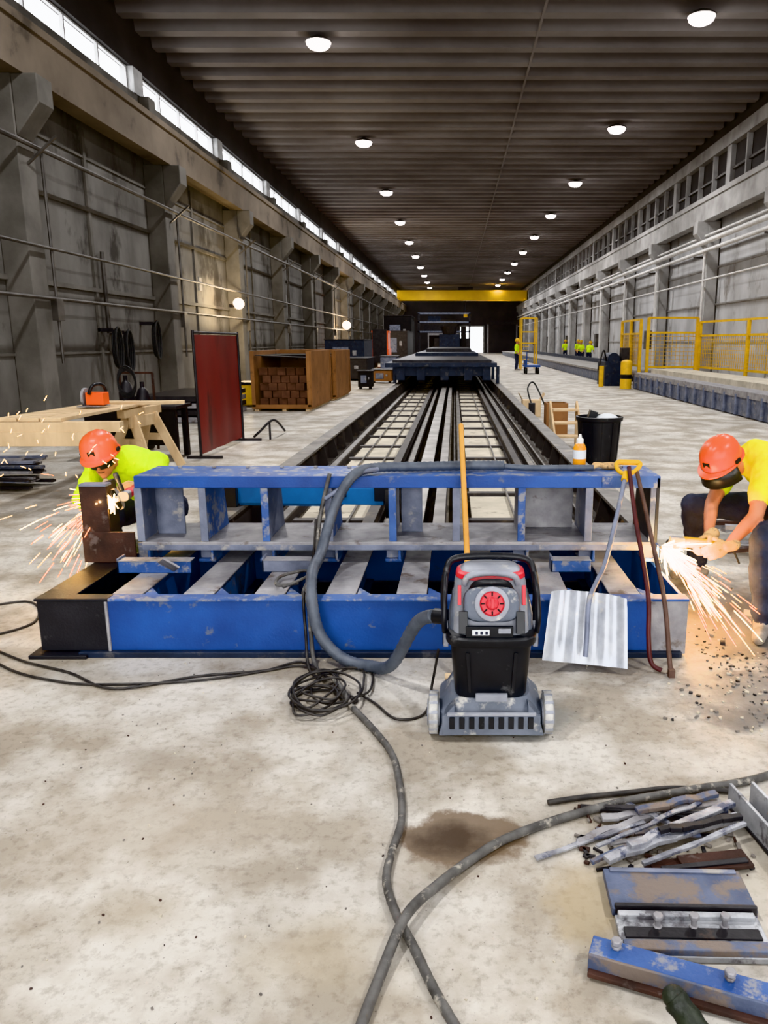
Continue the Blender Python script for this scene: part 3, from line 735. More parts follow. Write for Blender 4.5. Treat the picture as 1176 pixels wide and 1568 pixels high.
# ------------------------------------------------------------------ vacuum
def vacuum(cx,cy):
    b=B('shop_vacuum'); o=(cx,cy,0)
    b.sup([(.035,0,0,.195,.17,6),(.05,0,0,.215,.18,6),(.11,0,0,.215,.18,6),(.135,0,0.005,.19,.165,5),(.175,0,.01,.165,.155,5)],mGreyD,40,o=o)
    b.box((cx,cy-.182,.075),(.40,.02,.085),mGreyD); 
    for k in range(9):
        b.box((cx-.16+.04*k,cy-.194,.088),(.022,.012,.05),mBlack)
    b.box((cx,cy-.196,.128),(.36,.014,.012),mGrey)
    for sx in(-1,1):
        b.prism([(cx+sx*.215,cy-.19,.03),(cx+sx*.15,cy-.19,.03),(cx+sx*.15,cy-.19,.165),(cx+sx*.19,cy-.19,.12)],(0,.2,0),mGreyD)
        wc=V((cx+sx*.237,cy-.10,.09))
        b.lathe(wc-V((.02,0,0)),(1,0,0),[(.075,0),(.088,.004),(.09,.012),(.09,.028),(.088,.036),(.075,.04)],mWhiteT,28)
        b.cyl(wc-V((.026,0,0)),wc+V((.026,0,0)),.055,mGrey,n=18); b.cyl(wc-V((.03,0,0)),wc+V((.03,0,0)),.02,mBlack,n=12)
        for k in range(14):
            t=2*math.pi*k/14; b.box(wc+V((0,math.cos(t)*.088,math.sin(t)*.088)),(.036,.014,.004),mGrey,Matrix.Rotation(t-math.pi/2,3,'X'))
        b.cyl((cx+sx*.15,cy+.13,.03),(cx+sx*.17,cy+.13,.03),.03,mBlack,n=14)
    b.sup([(.165,0,0,.14,.14,5),(.18,0,0,.150,.148,5),(.40,0,0,.168,.165,5),(.415,0,0,.168,.165,5)],mBlack,40,o=o)
    for k in(-1,1): b.prism([(cx+k*.08,cy-.153,.2),(cx+k*.095,cy-.153,.2),(cx+k*.105,cy-.171,.38),(cx+k*.09,cy-.171,.38)],(0,.01,0),mBlack)
    b.box((cx,cy-.168,.188),(.13,.02,.03),mGrey)
    b.sup([(.405,0,0,.182,.178,5),(.415,0,0,.187,.182,5),(.438,0,0,.187,.182,5),(.446,0,0,.178,.174,5)],mBlack,40,o=o)
    for sx in(-1,1):
        b.box((cx+sx*.186,cy-.03,.41),(.02,.07,.09),mGrey); b.box((cx+sx*.192,cy-.03,.385),(.016,.05,.03),mBlack)
    b.sup([(.44,0,.01,.160,.155,4.5),(.50,0,.02,.158,.14,4),(.56,0,.035,.155,.12,3.6),(.62,0,.05,.15,.105,3.4),(.66,0,.055,.14,.095,3.2),(.685,0,.06,.11,.07,3)],mGrey,40,o=o)
    b.sup([(.648,0,.05,.146,.104,3.2),(.665,0,.052,.142,.100,3.2),(.672,0,.053,.13,.09,3.2)],mRed,40,o=o)
    b.tube([(cx-.11,cy-.045,.63),(cx-.09,cy-.06,.67),(cx,cy-.065,.685),(cx+.09,cy-.06,.67),(cx+.11,cy-.045,.63)],.013,mGrey,10,6)
    b.tube([(cx-.085,cy-.06,.60),(cx-.06,cy-.085,.645),(cx,cy-.095,.655),(cx+.06,cy-.085,.645),(cx+.085,cy-.06,.60)],.014,mBlack,10,6)
    nrm=V((0,-.93,.36)).normalized(); c=V((cx,cy-.105,.565))
    b.sup([(-.03,0,0,.115,.075,3.5),(.012,0,0,.11,.07,3.5),(.02,0,0,.098,.06,3.2)],mGreyD,32,R=frame((1,0,0),nrm),o=c+nrm*.005)
    b.lathe(c+nrm*.02,nrm,[(.070,0),(.070,.018),(.060,.022)],mGrey,28)
    b.lathe(c+nrm*.03,nrm,[(.050,0),(.050,.020),(.044,.028)],mRed,28)
    b.lathe(c+nrm*.055,nrm,[(.026,0),(.024,.022),(.018,.026)],mRed,20)
    b.box(c+nrm*.085,(.012,.04,.01),mRed,frame((1,0,0),nrm))
    for k in range(8):
        t=k*math.pi/4; F=frame((1,0,0),nrm); p=c+nrm*.058+F@V((math.cos(t)*.038,math.sin(t)*.038,0))
        b.box(p,(.016,.006,.006),mDark,F@Matrix.Rotation(t,3,'Z'))
    b.box((cx-.01,cy-.158,.468),(.19,.02,.045),mBlack); b.box((cx-.045,cy-.17,.468),(.07,.006,.022),mTorqueW)
    for k in range(3): b.box((cx-.062+.02*k,cy-.174,.468),(.011,.003,.013),mLblD)
    b.box((cx+.05,cy-.17,.475),(.05,.006,.02),mGrey)
    for sx in(-1,1):
        b.sup([(.43,sx*.140,-.03,.034,.06,3),(.50,sx*.145,-.01,.03,.055,3),(.58,sx*.138,.03,.022,.045,3)],mGreyD,20,o=o)
        b.box((cx+sx*.115,cy-.14,.50),(.035,.03,.09),mBlack,Matrix.Rotation(-.3,3,'X'))
        b.box((cx+sx*.13,cy-.095,.60),(.014,.03,.08),mRed,Matrix.Rotation(-.3,3,'X'))
    hp=[(-.19,.06,.42),(-.195,.05,.55),(-.185,.06,.65),(-.15,.09,.70),(0,.10,.71),(.15,.09,.70),(.185,.06,.65),(.195,.05,.55),(.19,.06,.42)]
    b.tube([(cx+x,cy+y,z) for x,y,z in hp],.015,mBlack,12,8)
    hp=[(-.19,-.06,.43),(-.192,-.09,.50),(-.19,-.04,.60),(-.185,.06,.65)]
    for sx in(-1,1): b.tube([(cx+sx*-x,cy+y,z) for x,y,z in hp],.012,mBlack,10,8)
    b.cyl((cx-.18,cy+.03,.46),(cx-.235,cy+.06,.455),.034,mBlack,n=18)
    return b.done(bevel=.003)
vacuum(.15,3.06)
b=B('vacuum_hose')
path=[(-.09,3.12,.455),(-.17,3.22,.38),(-.30,3.42,.10),(-.42,3.55,.035),(-.57,3.62,.05),(-.68,3.66,.16),(-.72,3.69,.33),(-.745,3.86,.42),(-.74,4.1,.46),(-.715,4.30,.60),(-.66,4.34,.74),(-.57,4.37,.86),(-.46,4.50,.875),(-.2,4.56,.872),(.1,4.60,.872),(.3,4.60,.872)]
b.tube(path,.031,mHose,12,16,rf=lambda t,i:1.0 if i%2 else .90)
b.tube([(.28,4.60,.868),(.45,4.58,.860),(.7,4.6,.858),(.84,4.60,.858)],.018,mHose,10,10)
b.tube([(-.745,4.33,.72),(-.62,4.36,.80),(-.55,4.38,.862),(-.45,4.46,.872)],.014,mSteelBl,8,8)
b.done(ang=80)
b=B('extension_cord')
b.tube([(-.80,4.33,.6),(-.80,4.2,.42),(-.79,3.9,.335),(-.77,3.73,.33),(-.76,3.70,.15),(-.72,3.55,.02),(-.62,3.42,.015)],.008,mCordBlk,8,8)
b.tube([(-.72,4.38,.86),(-.78,4.33,.6),(-.77,4.1,.40),(-.78,3.80,.34),(-.74,3.71,.28),(-.72,3.66,.04),(-.66,3.5,.015)],.012,mCable,8,8)
b.tube([(-.84,3.95,.335),(-.94,3.9,.34),(-.96,4.05,.34),(-.84,4.1,.36),(-.78,3.95,.38),(-.9,3.85,.345)],.009,mCable,8,8)
b.tube([(-.07,3.12,.30),(-.10,3.22,.1),(-.13,3.1,.012),(-.25,3.05,.01),(-.36,3.2,.01),(-.45,3.3,.012)],.006,mCordBlk,8,8)
for k in range(10):
    cx=-.56+random.uniform(-.11,.12); cy=3.34+random.uniform(-.15,.15); rx_=random.uniform(.07,.18); ry=random.uniform(.08,.22); ph=random.random()*6; z=.008+.005*k
    pts=[(cx+rx_*math.cos(t+ph)+random.uniform(-.02,.02),cy+ry*math.sin(t+ph)+random.uniform(-.02,.02),z+.004*math.sin(3*t)) for t in [i*math.pi/4 for i in range(8)]]
    b.tube(pts,.0058,mCordBlk,6,6,True)
for off,z in((0,.008),(.05,.009)):
    b.tube([(-.6,3.42+off,z+.02),(-.78,3.66-off,z),(-.95,3.55,z),(-1.25,3.44+off,z),(-1.6,3.40-off,z),(-1.9,3.43+off*2,z),(-2.3,3.63+off*2,z),(-2.9,4.2,z),(-3.3,4.9,z)],.0065,mCordBlk,8,8)
b.tube([(-2.9,3.0+.9,.008),(-2.6,4.0,.008),(-2.45,4.25,.008),(-2.7,4.6,.008),(-3.1,4.3,.008)],.007,mCordBlk,8,8)
b.done(ang=80)
b=B('power_cable')
c1=[(-.58,3.42,.03),(-.52,3.30,.03),(-.46,3.16,.018),(-.346,2.96,.016),(-.25,2.76,.016),(-.205,2.56,.016),(-.18,2.33,.016),(-.20,2.15,.016),(-.205,2.02,.016),(-.165,1.88,.018),(-.11,1.76,.018),(-.05,1.62,.016),(.03,1.46,.016),(.1,1.3,.016)]
b.tube(c1,.0138,mCable,10,12,rf=lambda t,i:1 if i%3 else .93)
c2=[(1.7,2.9,.016),(1.177,2.60,.016),(.863,2.505,.016),(.60,2.43,.016),(.36,2.33,.016),(.17,2.22,.018),(.06,2.12,.02),(-.05,1.985,.03),(-.135,1.84,.046),(-.19,1.66,.02),(-.225,1.50,.016),(-.26,1.3,.016)]
b.tube(c2,.0150,mCable,10,12)
b.tube([(.33,2.43,.012),(.45,2.46,.012),(.62,2.49,.012),(.8,2.52,.012),(1.0,2.50,.012)],.010,mCordBlk,8,8)
b.done(ang=80)
# ------------------------------------------------------------------ broom handle, shovel, pry bars
b=B('push_broom')
b.cyl((.085,3.36,.055),(.04,4.72,1.10),.0155,mBroom,n=14); b.ell((.04,4.72,1.10),(.0155,.0155,.0155),mBroom)
b.box((.085,3.35,.06),(.26,.06,.03),mWood); b.box((.085,3.35,.025),(.25,.05,.05),mBlack)
b.done()
def shovel():
    b=B('scoop_shovel')
    c=V((.635,3.55,.02)); ax=V((.10,.36,.93)).normalized(); F=frame((1,-.02,-.10),ax)
    nx,nz=36,12; Hh=.36; Wd=.42; vs=[]
    for sgn in(0,1):
        for j in range(nz+1):
            t=j/nz
            for i in range(nx+1):
                u=i/nx*2-1
                w=Wd/2*(1-.10*t)
                rib=.013*math.cos(u*math.pi*4)*min(1,t*4+.2)
                dep=.045*(u*u)+rib*(1-abs(u)**6)-.02*t
                z=.012+Hh*t-.02*(abs(u)**3 if t>.9 else 0)
                p=F@V((u*w,-dep- .004*sgn,z))
                vs.append(c+p+V((0,0,.012)))
    fs=[];S=(nx+1)*(nz+1)
    for j in range(nz):
        for i in range(nx):
            a=j*(nx+1)+i; fs.append((a,a+1,a+nx+2,a+nx+1)); a+=S; fs.append((a,a+nx+1,a+nx+2,a+1))
    for i in range(nx):
        fs.append((i,i+S,i+1+S,i+1)); a=nz*(nx+1)+i; fs.append((a,a+1,a+1+S,a+S))
    for j in range(nz):
        a=j*(nx+1); fs.append((a,a+nx+1,a+nx+1+S,a+S)); a+=nx; fs.append((a,a+S,a+S+nx+1,a+nx+1))
    b.add(vs,fs,mShovel)
    s1=V((.79,3.88,.47)); s2=V((.985,4.36,.86))
    b.tube([c+F@V((0,-.045,.06)),c+F@V((.0,-.045,.16)),c+F@V((.0,-.035,.33)),V((.725,3.76,.40)),s1,V((.90,4.15,.67)),s2],.013,mSteelBl,12,8)
    d=(s2-s1).normalized(); x=V((1,-.2,0)).normalized()
    t=s2; a=[t,t+d*.03+x*.05,t+d*.09+x*.065,t+d*.10,t+d*.09-x*.065,t+d*.03-x*.05]
    b.tube(a,.013,mYel,10,6,True); b.cyl(t+d*.095-x*.06,t+d*.095+x*.06,.016,mYel,n=12); b.cyl(t-d*.05,t+d*.01,.02,mYel,n=12)
    b.done(ang=60)
shovel()
b=B('pry_bar'); b.tube([(1.0,4.36,.90),(.99,4.1,.66),(.975,3.70,.37),(.965,3.60,.17),(.975,3.56,.05),(1.02,3.53,.02)],.012,mRedTool,10,8); b.done()
b=B('pry_bar'); b.tube([(1.05,4.37,.87),(1.06,4.1,.64),(1.06,3.71,.34),(1.06,3.55,.08),(1.06,3.50,.012)],.012,mRustBar,10,8); b.box((1.06,3.5,.02),(.03,.03,.04),mRustBar); b.done()
b=B('squeeze_bottle'); b.lathe((.77,4.70,.838),(0,0,1),[(.036,0),(.04,.006),(.04,.125),(.03,.15),(.018,.158)],mBotY,24); b.lathe((.77,4.70,.90),(0,0,1),[(.0405,0),(.0405,.055)],mTorqueW,24,caps=False); b.lathe((.77,4.70,.99),(0,0,1),[(.022,0),(.022,.03),(.012,.036),(.007,.06)],mBottle,20); b.done()
b=B('work_glove'); b.ell((.95,4.66,.86),(.07,.045,.022),mGlove); 
for k in range(4): b.tube([(.90+.01*k,4.64+.02*k,.86),(.87,4.63+.025*k,.865),(.84+.006*k,4.625+.028*k,.853)],.011,mGlove,8,4)
b.done()
# ------------------------------------------------------------------ foreground scrap
b=B('scrap_steel_strips')
random.seed(3)
strips=[((.255,2.13,.012),(.64,2.30,.02)),((.425,2.10,.02),(.93,2.35,.03)),((.47,2.09,.035),(.95,2.30,.045)),((.50,2.19,.02),(.94,2.29,.03)),((.44,2.40,.012),(.86,2.33,.015)),((.55,2.14,.05),(.95,2.36,.06)),((.47,2.27,.015),(.8,2.22,.03)),((.60,2.43,.012),(.72,2.28,.03)),((.40,2.21,.01),(.70,2.36,.02)),((.52,2.38,.03),(.94,2.31,.04)),((.58,2.08,.03),(.95,2.24,.06)),((.62,2.34,.04),(.92,2.42,.05)),((.45,2.15,.04),(.85,2.38,.045)),((.5,2.33,.02),(.93,2.40,.03)),((.66,2.2,.06),(.95,2.27,.065))]
for i,(p,q) in enumerate(strips):
    n=8; prev=V(p); tot=V(q)-V(p); per=V((-tot.y,tot.x,0)).normalized()
    mt=[mRebar,mPlate,mRebar,mSteel,mSteelD][i%5]; w=random.uniform(.016,.036)
    for k in range(1,n+1):
        cur=V(p)+tot*(k/n)+per*random.uniform(-.007,.007)+V((0,0,random.uniform(-.003,.003)))
        b.bar(prev,cur+(cur-prev)*.05,w*random.uniform(.75,1.1),.008+.004*(i%3),mt); prev=cur
for i in range(90):
    x=random.uniform(.4,.95);y=random.uniform(2.08,2.42); b.box((x,y,.006),(random.uniform(.01,.05),random.uniform(.006,.02),.008),random.choice([mRust,mSteelD,mConcChip]),Matrix.Rotation(random.random()*3,3,'Z'))
b.done(smooth=False,bevel=.0015)
b=B('rusty_steel_plate'); R=Matrix.Rotation(.15,3,'Z'); b.box((.81,2.10,.022),(.22,.08,.012),mRust,R); b.box((.71,2.10,.010),(.2,.06,.01),mRust,R); b.box((.77,2.075,.02),(.28,.02,.03),mSteelD,R); b.done(bevel=.002,smooth=False)
b=B('steel_channel_offcut')
b.bar((.965,2.42,.05),(1.03,2.00,.05),.012,.09,mBracket); b.bar((1.0,2.42,.012),(1.065,2.00,.012),.09,.012,mSteelD); b.bar((1.045,2.43,.05),(1.11,2.01,.05),.012,.09,mBracket); b.done(bevel=.002,smooth=False)
b=B('scraped_steel_plate'); R=Matrix.Rotation(-.03,3,'Z')
b.box((.655,1.965,.02),(.41,.17,.026),mPlate,R); b.box((.655,1.885,.03),(.40,.012,.03),mSteelD,R); b.box((.66,2.04,.036),(.38,.015,.008),mSteelBl,R); b.done(bevel=.003,smooth=False)
def bolt(b,x,y,z,h=.05):
    b.cyl((x,y,z),(x,y,z+h),.008,mSteel,n=10); b.cyl((x,y,z+h),(x,y,z+h+.014),.015,mSteel,n=6); b.cyl((x,y,z),(x,y,z+.01),.014,mSteel,n=6)
b=B('bolted_steel_bracket')
b.box((.65,1.795,.012),(.40,.15,.018),mBracket,R); b.box((.65,1.862,.028),(.38,.02,.016),mBracket,R); b.box((.65,1.74,.030),(.40,.035,.022),mPlate,R); b.box((.65,1.80,.024),(.37,.04,.006),mSteelD,R)
for x in(.56,.66,.745): bolt(b,x,1.825,.02,.03)
b.done(bevel=.003,smooth=False)
b=B('blue_angle_iron')
p0=V((.345,1.69,.035));p1=V((.88,1.485,.035))
b.bar(p0,p1,.010,.055,mPlate); b.bar(p0+V((.012,.03,.024)),p1+V((.012,.03,.024)),.065,.010,mBlueW); b.bar(p0+V((0,-.008,-.02)),p1+V((0,-.008,-.02)),.03,.014,mRust)
b.bar(p0+V((.024,.060,.0)),p1+V((.024,.060,.0)),.010,.05,mBracket)
bolt(b,.42,1.705,.064,.012); bolt(b,.68,1.605,.064,.012); bolt(b,.80,1.555,.064,.012)
b.done(bevel=.003,smooth=False)
b=B('angle_grinder')
b.tube([(.60,1.31,.05),(.58,1.40,.055),(.545,1.47,.075),(.515,1.51,.10)],.030,mGreen,16,6,rf=lambda t,i:1+.06*math.sin(i*1.6)); b.ell((.515,1.513,.102),(.029,.029,.025),mGreen)
b.lathe((.54,1.31,.002),(0,0,1),[(.09,0),(.1,.01),(.09,.05),(.05,.07)],mGrey,28); b.lathe((.47,1.41,.0),(0,0,1),[(.062,0),(.062,.006)],mSteel,28)
b.done()
b=B('concrete_rubble'); random.seed(11)
for i in range(620):
    x=random.gauss(1.50,.32); y=random.gauss(3.5,.45)
    if x<1.27 and y>3.45: continue
    if x>2.6 or x<.9 or y<2.9: continue
    if 1.5<x<1.85 and 3.8<y<4.2: continue
    s=random.uniform(.003,.011)*(2.8 if (random.random()<.07 and y>3.8) else 1)
    b.box((x,y,s*.35),(s*1.6,s*1.2,s*.9),random.choice([mConcChip,mConcChip,mSteelD,mSlat]),Matrix.Rotation(random.random()*3,3,'Z')@Matrix.Rotation(random.uniform(-.4,.4),3,'X'))
b.done(smooth=False)
b=B('floor_grit'); random.seed(5)
for i in range(300):
    x=random.uniform(-2.3,2.0);y=random.uniform(1.5,3.7); s=random.uniform(.0015,.005)
    b.box((x,y,s*.4),(s*1.5,s,s),random.choice([mConcChip,mSlat,mRust]),Matrix.Rotation(random.random()*3,3,'Z'))
b.done(smooth=False)
b=B('steel_scrap_pile'); random.seed(9)
for i in range(26):
    x=random.uniform(2.3,3.1);y=random.uniform(5.4,6.6);a=random.uniform(-.5,.5);L=random.uniform(.4,1.0)
    b.bar((x-L/2*math.cos(a),y-L/2*math.sin(a),.02+.012*i),(x+L/2*math.cos(a),y+L/2*math.sin(a),.02+.012*i),.06,.03,random.choice([mSteel,mSteelD,mRust,mSteelBl]))
b.done(smooth=False)
# ------------------------------------------------------------------ left side objects
def sawhorse(c,L,h,ang,w=.11):
    b=B('sawhorse'); R=Matrix.Rotation(ang,3,'Z'); c=V(c)
    P=lambda x,y,z:c+R@V((x,y,z))
    b.bar(P(-L/2,0,h-.045),P(L/2,0,h-.045),.10,.10,mWood)
    for sx in(-1,1):
        for sy in(-1,1):
            b.bar(P(sx*(L/2-.2),sy*.03,h-.09),P(sx*(L/2-.05),sy*.30,.0+.01),w,.04,mWood,up=(0,1,0))
        b.bar(P(sx*(L/2-.13),-.17,h*.5),P(sx*(L/2-.13),.17,h*.5),.03,.09,mWood)
    b.bar(P(-L/2+.1,-.05,h-.16),P(L/2-.1,-.05,h-.16),.03,.14,mWood)
    b.done(bevel=.004,smooth=False)
sawhorse((-4.05,7.5,0),1.6,.84,0.02); sawhorse((-3.95,9.7,0),.9,.80,1.45)
b=B('workbench_planks')
for k in range(3): b.bar((-4.35+.22*k,7.46,.865),(-4.5+.22*k,10.3,.825),.2,.035,mWood)
b.bar((-4.4,9.5,.86),(-3.4,9.75,.865),.14,.04,mWood)
b.done(bevel=.004,smooth=False)
b=B('circular_saw'); b.cyl((-4.25,8.9,.98),(-4.22,8.9,.98),.11,mSteel,n=24); b.box((-4.1,8.9,.97),(.2,.16,.14),mOrange); b.tube([(-4.15,8.8,1.02),(-4.1,8.82,1.12),(-4.05,8.95,1.12),(-4.05,9.05,1.0)],.02,mBlack); b.box((-4.15,8.9,.885),(.26,.3,.01),mSteel); b.done(bevel=.01)
b=B('gas_cylinder_cart')
b.lathe((-4.9,11.6,0.02),(0,0,1),[(.1,0),(.11,.02),(.11,.85),(.07,.98),(.03,1.02),(.03,1.1)],mSteelD,20); b.lathe((-4.68,11.65,0.02),(0,0,1),[(.1,0),(.11,.02),(.11,.75),(.07,.88),(.03,.92),(.03,1.0)],mSteelD,20)
for j in range(4): b.tube([(-4.8+.13*math.cos(t),11.4,1.0+.20*math.sin(t)+.02*j) for t in [i*math.pi/4 for i in range(8)]],.014,mRubber,6,4,True)
b.bar((-5.05,11.75,0),(-5.05,11.75,1.15),.03,.03,mRust); b.bar((-4.55,11.75,0),(-4.55,11.75,1.15),.03,.03,mRust); b.bar((-5.05,11.75,1.15),(-4.55,11.75,1.15),.03,.03,mRust); b.done()
b=B('steel_work_table'); b.bx(-5.1,-3.85,10.6,10.65,.2,.70,mDark); b.bx(-5.2,-3.8,10.55,11.2,.70,.75,mSteelD)
for x in(-5.1,-3.93): 
    b.bx(x,x+.08,10.65,10.73,0,.70,mSteelD); b.bx(x,x+.08,11.08,11.16,0,.70,mSteelD)
b.done(bevel=.01,smooth=False)
b=B('steel_bar_pile'); random.seed(21)
for i in range(26):
    y=8.55+random.uniform(-.3,.3); b.bar((-5.9+random.uniform(-.3,.3),y,.03+.012*i),(-4.6+random.uniform(-.2,.0),y+random.uniform(-.2,.2),.03+.012*i),.07,.025,random.choice([mSteel,mSteelD,mSteelBl,mSteel]))
b.done(smooth=False)
b=B('welding_screen')
vs=[];n=40
for k in range(n+1):
    t=k/n; x=-3.55+.03*t+.006*math.sin(t*15); y=10.75+1.95*t
    vs+= [(x,y,.06),(x,y,1.70)]
b.add(vs,[(2*i,2*i+2,2*i+3,2*i+1) for i in range(n)],mScreen)
for p in((-3.56,10.72),(-3.51,12.74)):
    b.cyl((p[0],p[1],0.0),(p[0],p[1],1.76),.02,mSteelD,n=10); b.bar((p[0]-.2,p[1],.02),(p[0]+.3,p[1],.02),.04,.04,mSteelD)
b.cyl((-3.56,10.72,1.73),(-3.51,12.74,1.73),.018,mSteelD,n=10); b.done()
b=B('hose_stand'); b.bar((-3.1,12.9,0),(-3.1,12.9,.3),.03,.03,mSteelD); b.tube([(-3.4,13.0,.03),(-3.3,13.0,.12),(-3.1,13.2,.3),(-3.05,13.8,.05)],.02,mSteelD); b.done()
def crate(x0,x1,y0,y1,h):
    b=B('plywood_crate')
    b.bx(x0,x0+.05,y0,y1,.1,h,mPly); b.bx(x1-.05,x1,y0,y1,.1,h,mPly); b.bx(x0+.05,x1-.05,y1-.05,y1,.1,h,mPly); b.bx(x0,x1,y0,y1,.06,.1,mPly)
    for x in(x0+.05,(x0+x1)/2,x1-.15): b.bx(x,x+.1,y0,y1,0,.06,mWood)
    b.bx(x1,x1+.02,y1-.1,y1,.1,h,mPly); b.bx(x1,x1+.02,y0,y0+.1,.1,h,mPly)
    b.bx(x0,x0+.09,y0-.03,y0,.1,h,mPly); b.bx(x1-.09,x1,y0-.03,y0,.1,h,mPly); b.bx(x0,x1,y0-.03,y0,.06,.16,mPly)
    b.bx(x0+.05,x1-.05,y0+.9,y1-.05,h-.16,h-.1,mDark)
    b.bar((x0+.1,y0+.3,h-.10),(x1-.1,y0+.3,h-.16),.5,.02,mSteelD)
    nx=int((x1-x0-.2)/.22)
    for k in range(5):
        for i in range(nx):
            xx=x0+.1+.22*i+(.08 if k%2 else 0); b.bx(xx,xx+.2,y0+.35+.03*((i+k)%3),y0+.75,.11+.18*k,.28+.18*k,mBrick)
    b.done(bevel=.006,smooth=False)
crate(-4.78,-3.38,18.3,21.3,1.4); crate(-4.6,-3.3,21.6,24.6,1.38)
b=B('yellow_tool_chest'); b.bx(-5.5,-4.95,19.5,20.3,.05,.55,mYel); b.bx(-5.52,-4.93,19.48,20.32,.55,.62,mBlack); b.done(bevel=.02)
b=B('steel_beam_stack')
for k in range(4): b.bx(-6.4,-4.95,15.5+.0*k,18.4,.02+.14*k,.12+.14*k,mSteelD if k%2 else mSteel)
b.done(smooth=False)
for (x,y,w,d,h,mt) in((-3.1,27,.5,.5,.6,mDark),(-4.6,33,1.8,3,.9,mSteelD),(-2.9,31,.8,.8,.5,mPly),(-5.6,40,2,4,1.7,mBlueD),(-3.2,38,.8,1.6,.9,mSteelBl),(-4.6,60,2.0,8,2.4,mSteelD),(-5.4,75,2.6,6,4.0,mDark)):
    b=B('machine_cabinet'); b.bx(x-w/2,x+w/2,y,y+d,.08,h,mt); b.bx(x-w/2-.04,x+w/2+.04,y-.04,y+d+.04,h,h+.05,mSteelD)
    for sx in(-1,1): b.bx(x+sx*(w/2-.08)-.05,x+sx*(w/2-.08)+.05,y+.02,y+.14,0,.08,mDark)
    b.bx(x-w*.3,x+w*.1,y-.03,y,h*.35,h*.8,mSteelBl); b.bx(x+w*.2,x+w*.3,y-.03,y,h*.55,h*.7,mSteel)
    b.done(bevel=.01,smooth=False)
b=B('orange_forklift'); b.bx(-5.3,-4.2,50,52.2,.35,1.2,mOrange); b.bx(-5.2,-4.3,50.2-.3,50.0,.3,2.4,mSteelD)
for x in(-5.25,-4.35): b.cyl((x,50.6,.35),(x+.15,50.6,.35),.35,mRubber); b.cyl((x,51.8,.3),(x+.15,51.8,.3),.3,mRubber); b.bx(x,x+.1,50.3,52,1.2,2.2,mOrange)
b.bx(-5.3,-4.2,50.3,52,2.2,2.3,mOrange); b.done(smooth=False)
b=B('gantry_frame')
for x in(-3.9,1.5): b.bx(x,x+.2,84,84.2,0,4.6,mSteelD)
for z in(2.6,3.6,4.5): b.bx(-3.9,1.7,84,84.2,z,z+.16,mSteelBl)
b.bx(-3.3,-1.2,84.3,86,2.76,3.4,mSteelD); b.bx(-2.8,-1.5,84.2,85,3.76,4.3,mBlueD); b.done(smooth=False)
b=B('batching_machine'); b.bx(-1.6,1.2,62,66,.40,1.9,mSteelD); b.bx(-1.2,.4,61.5,62,1.0,2.2,mBlueD); b.bx(.5,.9,61.8,62.0,.4,2.8,mDark); b.cyl((-.4,61.9,2.2),(-.4,61.9,2.8),.5,mSteelD,r1=.7); b.done(smooth=False)
b=B('end_wall_mezzanine'); b.bx(-4,.6,118,118.3,2.6,2.9,mSteel); b.bx(4.8,9.4,117.6,118,4.2,4.6,mSteelD)
for x in(-4,-1,.4,4.9,9.2): b.bx(x,x+.2,118,118.3,0,4.2 if x>3 else 2.6,mSteel)
b.bx(-3.8,.4,118.3,121,2.9,4.9,mDarkBand); b.done(smooth=False)
b=B('garbage_can')
b.lathe((1.88,10.0,0),(0,0,1),[(.235,0),(.24,.02),(.275,.6),(.30,.615),(.305,.66),(.28,.665),(.265,.60),(.22,.05)],mBlack,32)
for k in range(12):
    t=k*math.pi/6; b.bar((1.88+.24*math.cos(t),10+.24*math.sin(t),.05),(1.88+.278*math.cos(t),10+.278*math.sin(t),.6),.02,.01,mBlack,up=(math.cos(t),math.sin(t),0))
b.box((1.78,10.05,.62),(.1,.12,.22),mBlack,Matrix.Rotation(.3,3,'Y')); b.ell((1.98,10,.6),(.16,.15,.1),mTorqueW)
b.done()
b=B('wooden_step_stool')
for k in range(3):
    b.bx(1.55,1.95,11.6+.25*k,11.85+.25*k,.18+.18*k,.21+.18*k,mWood)
for x in(1.53,1.95): b.bar((x,11.55,.03),(x,12.4,.62),.03,.16,mWood); b.bar((x,12.3,0),(x,12.3,.6),.05,.04,mWood)
b.done(smooth=False)
b=B('wooden_box'); b.bx(1.62,2.0,13.6,14.0,0,.03,mPly)
for q in((1.62,1.65,13.6,14.0),(1.97,2.0,13.6,14.0),(1.65,1.97,13.97,14.0),(1.65,1.97,13.6,13.63)): b.bx(*q,.03,.55,mPly)
b.done(smooth=False)
b=B('cardboard_box'); b.bx(1.5,1.9,17,17.4,0,.35,mWood); b.prism([(1.5,17,.35),(1.5,17.4,.35),(1.42,17.4,.5),(1.42,17,.5)],(.01,0,0),mWood); b.prism([(1.9,17,.35),(1.9,17.4,.35),(1.98,17.4,.5),(1.98,17,.5)],(.01,0,0),mWood); b.done(smooth=False)
b=B('hose_loop'); b.tube([(1.5,15,.4),(1.45,15.4,.7),(1.6,15.7,.8),(1.8,15.6,.4),(1.9,15.2,.03),(1.6,14.6,.02)],.016,mRubber,8,8); b.bx(1.44,1.56,14.95,15.05,0,.45,mSteelD); b.done()
b=B('yellow_access_platform')
for x in(4.0,4.9):
    for y in(47,48.2): b.bar((x,y,0),(x,y,3.0),.08,.08,mYel)
b.bx(3.95,4.95,46.95,48.25,1.5,1.58,mYel)
for z in(2.2,3.0): b.bar((4,47,z),(4.9,47,z),.06,.06,mYel); b.bar((4,48.2,z),(4.9,48.2,z),.06,.06,mYel)
for k in range(6): b.bar((4.05,46.9,.25*k+.1),(4.45,46.9,.25*k+.1),.05,.04,mYel)
b.done(smooth=False)
b=B('parked_trolley'); b.bx(3.6,4.4,40,41.4,.35,.45,mBlue); b.bx(3.65,3.7,40,41.4,.45,.7,mBlue)
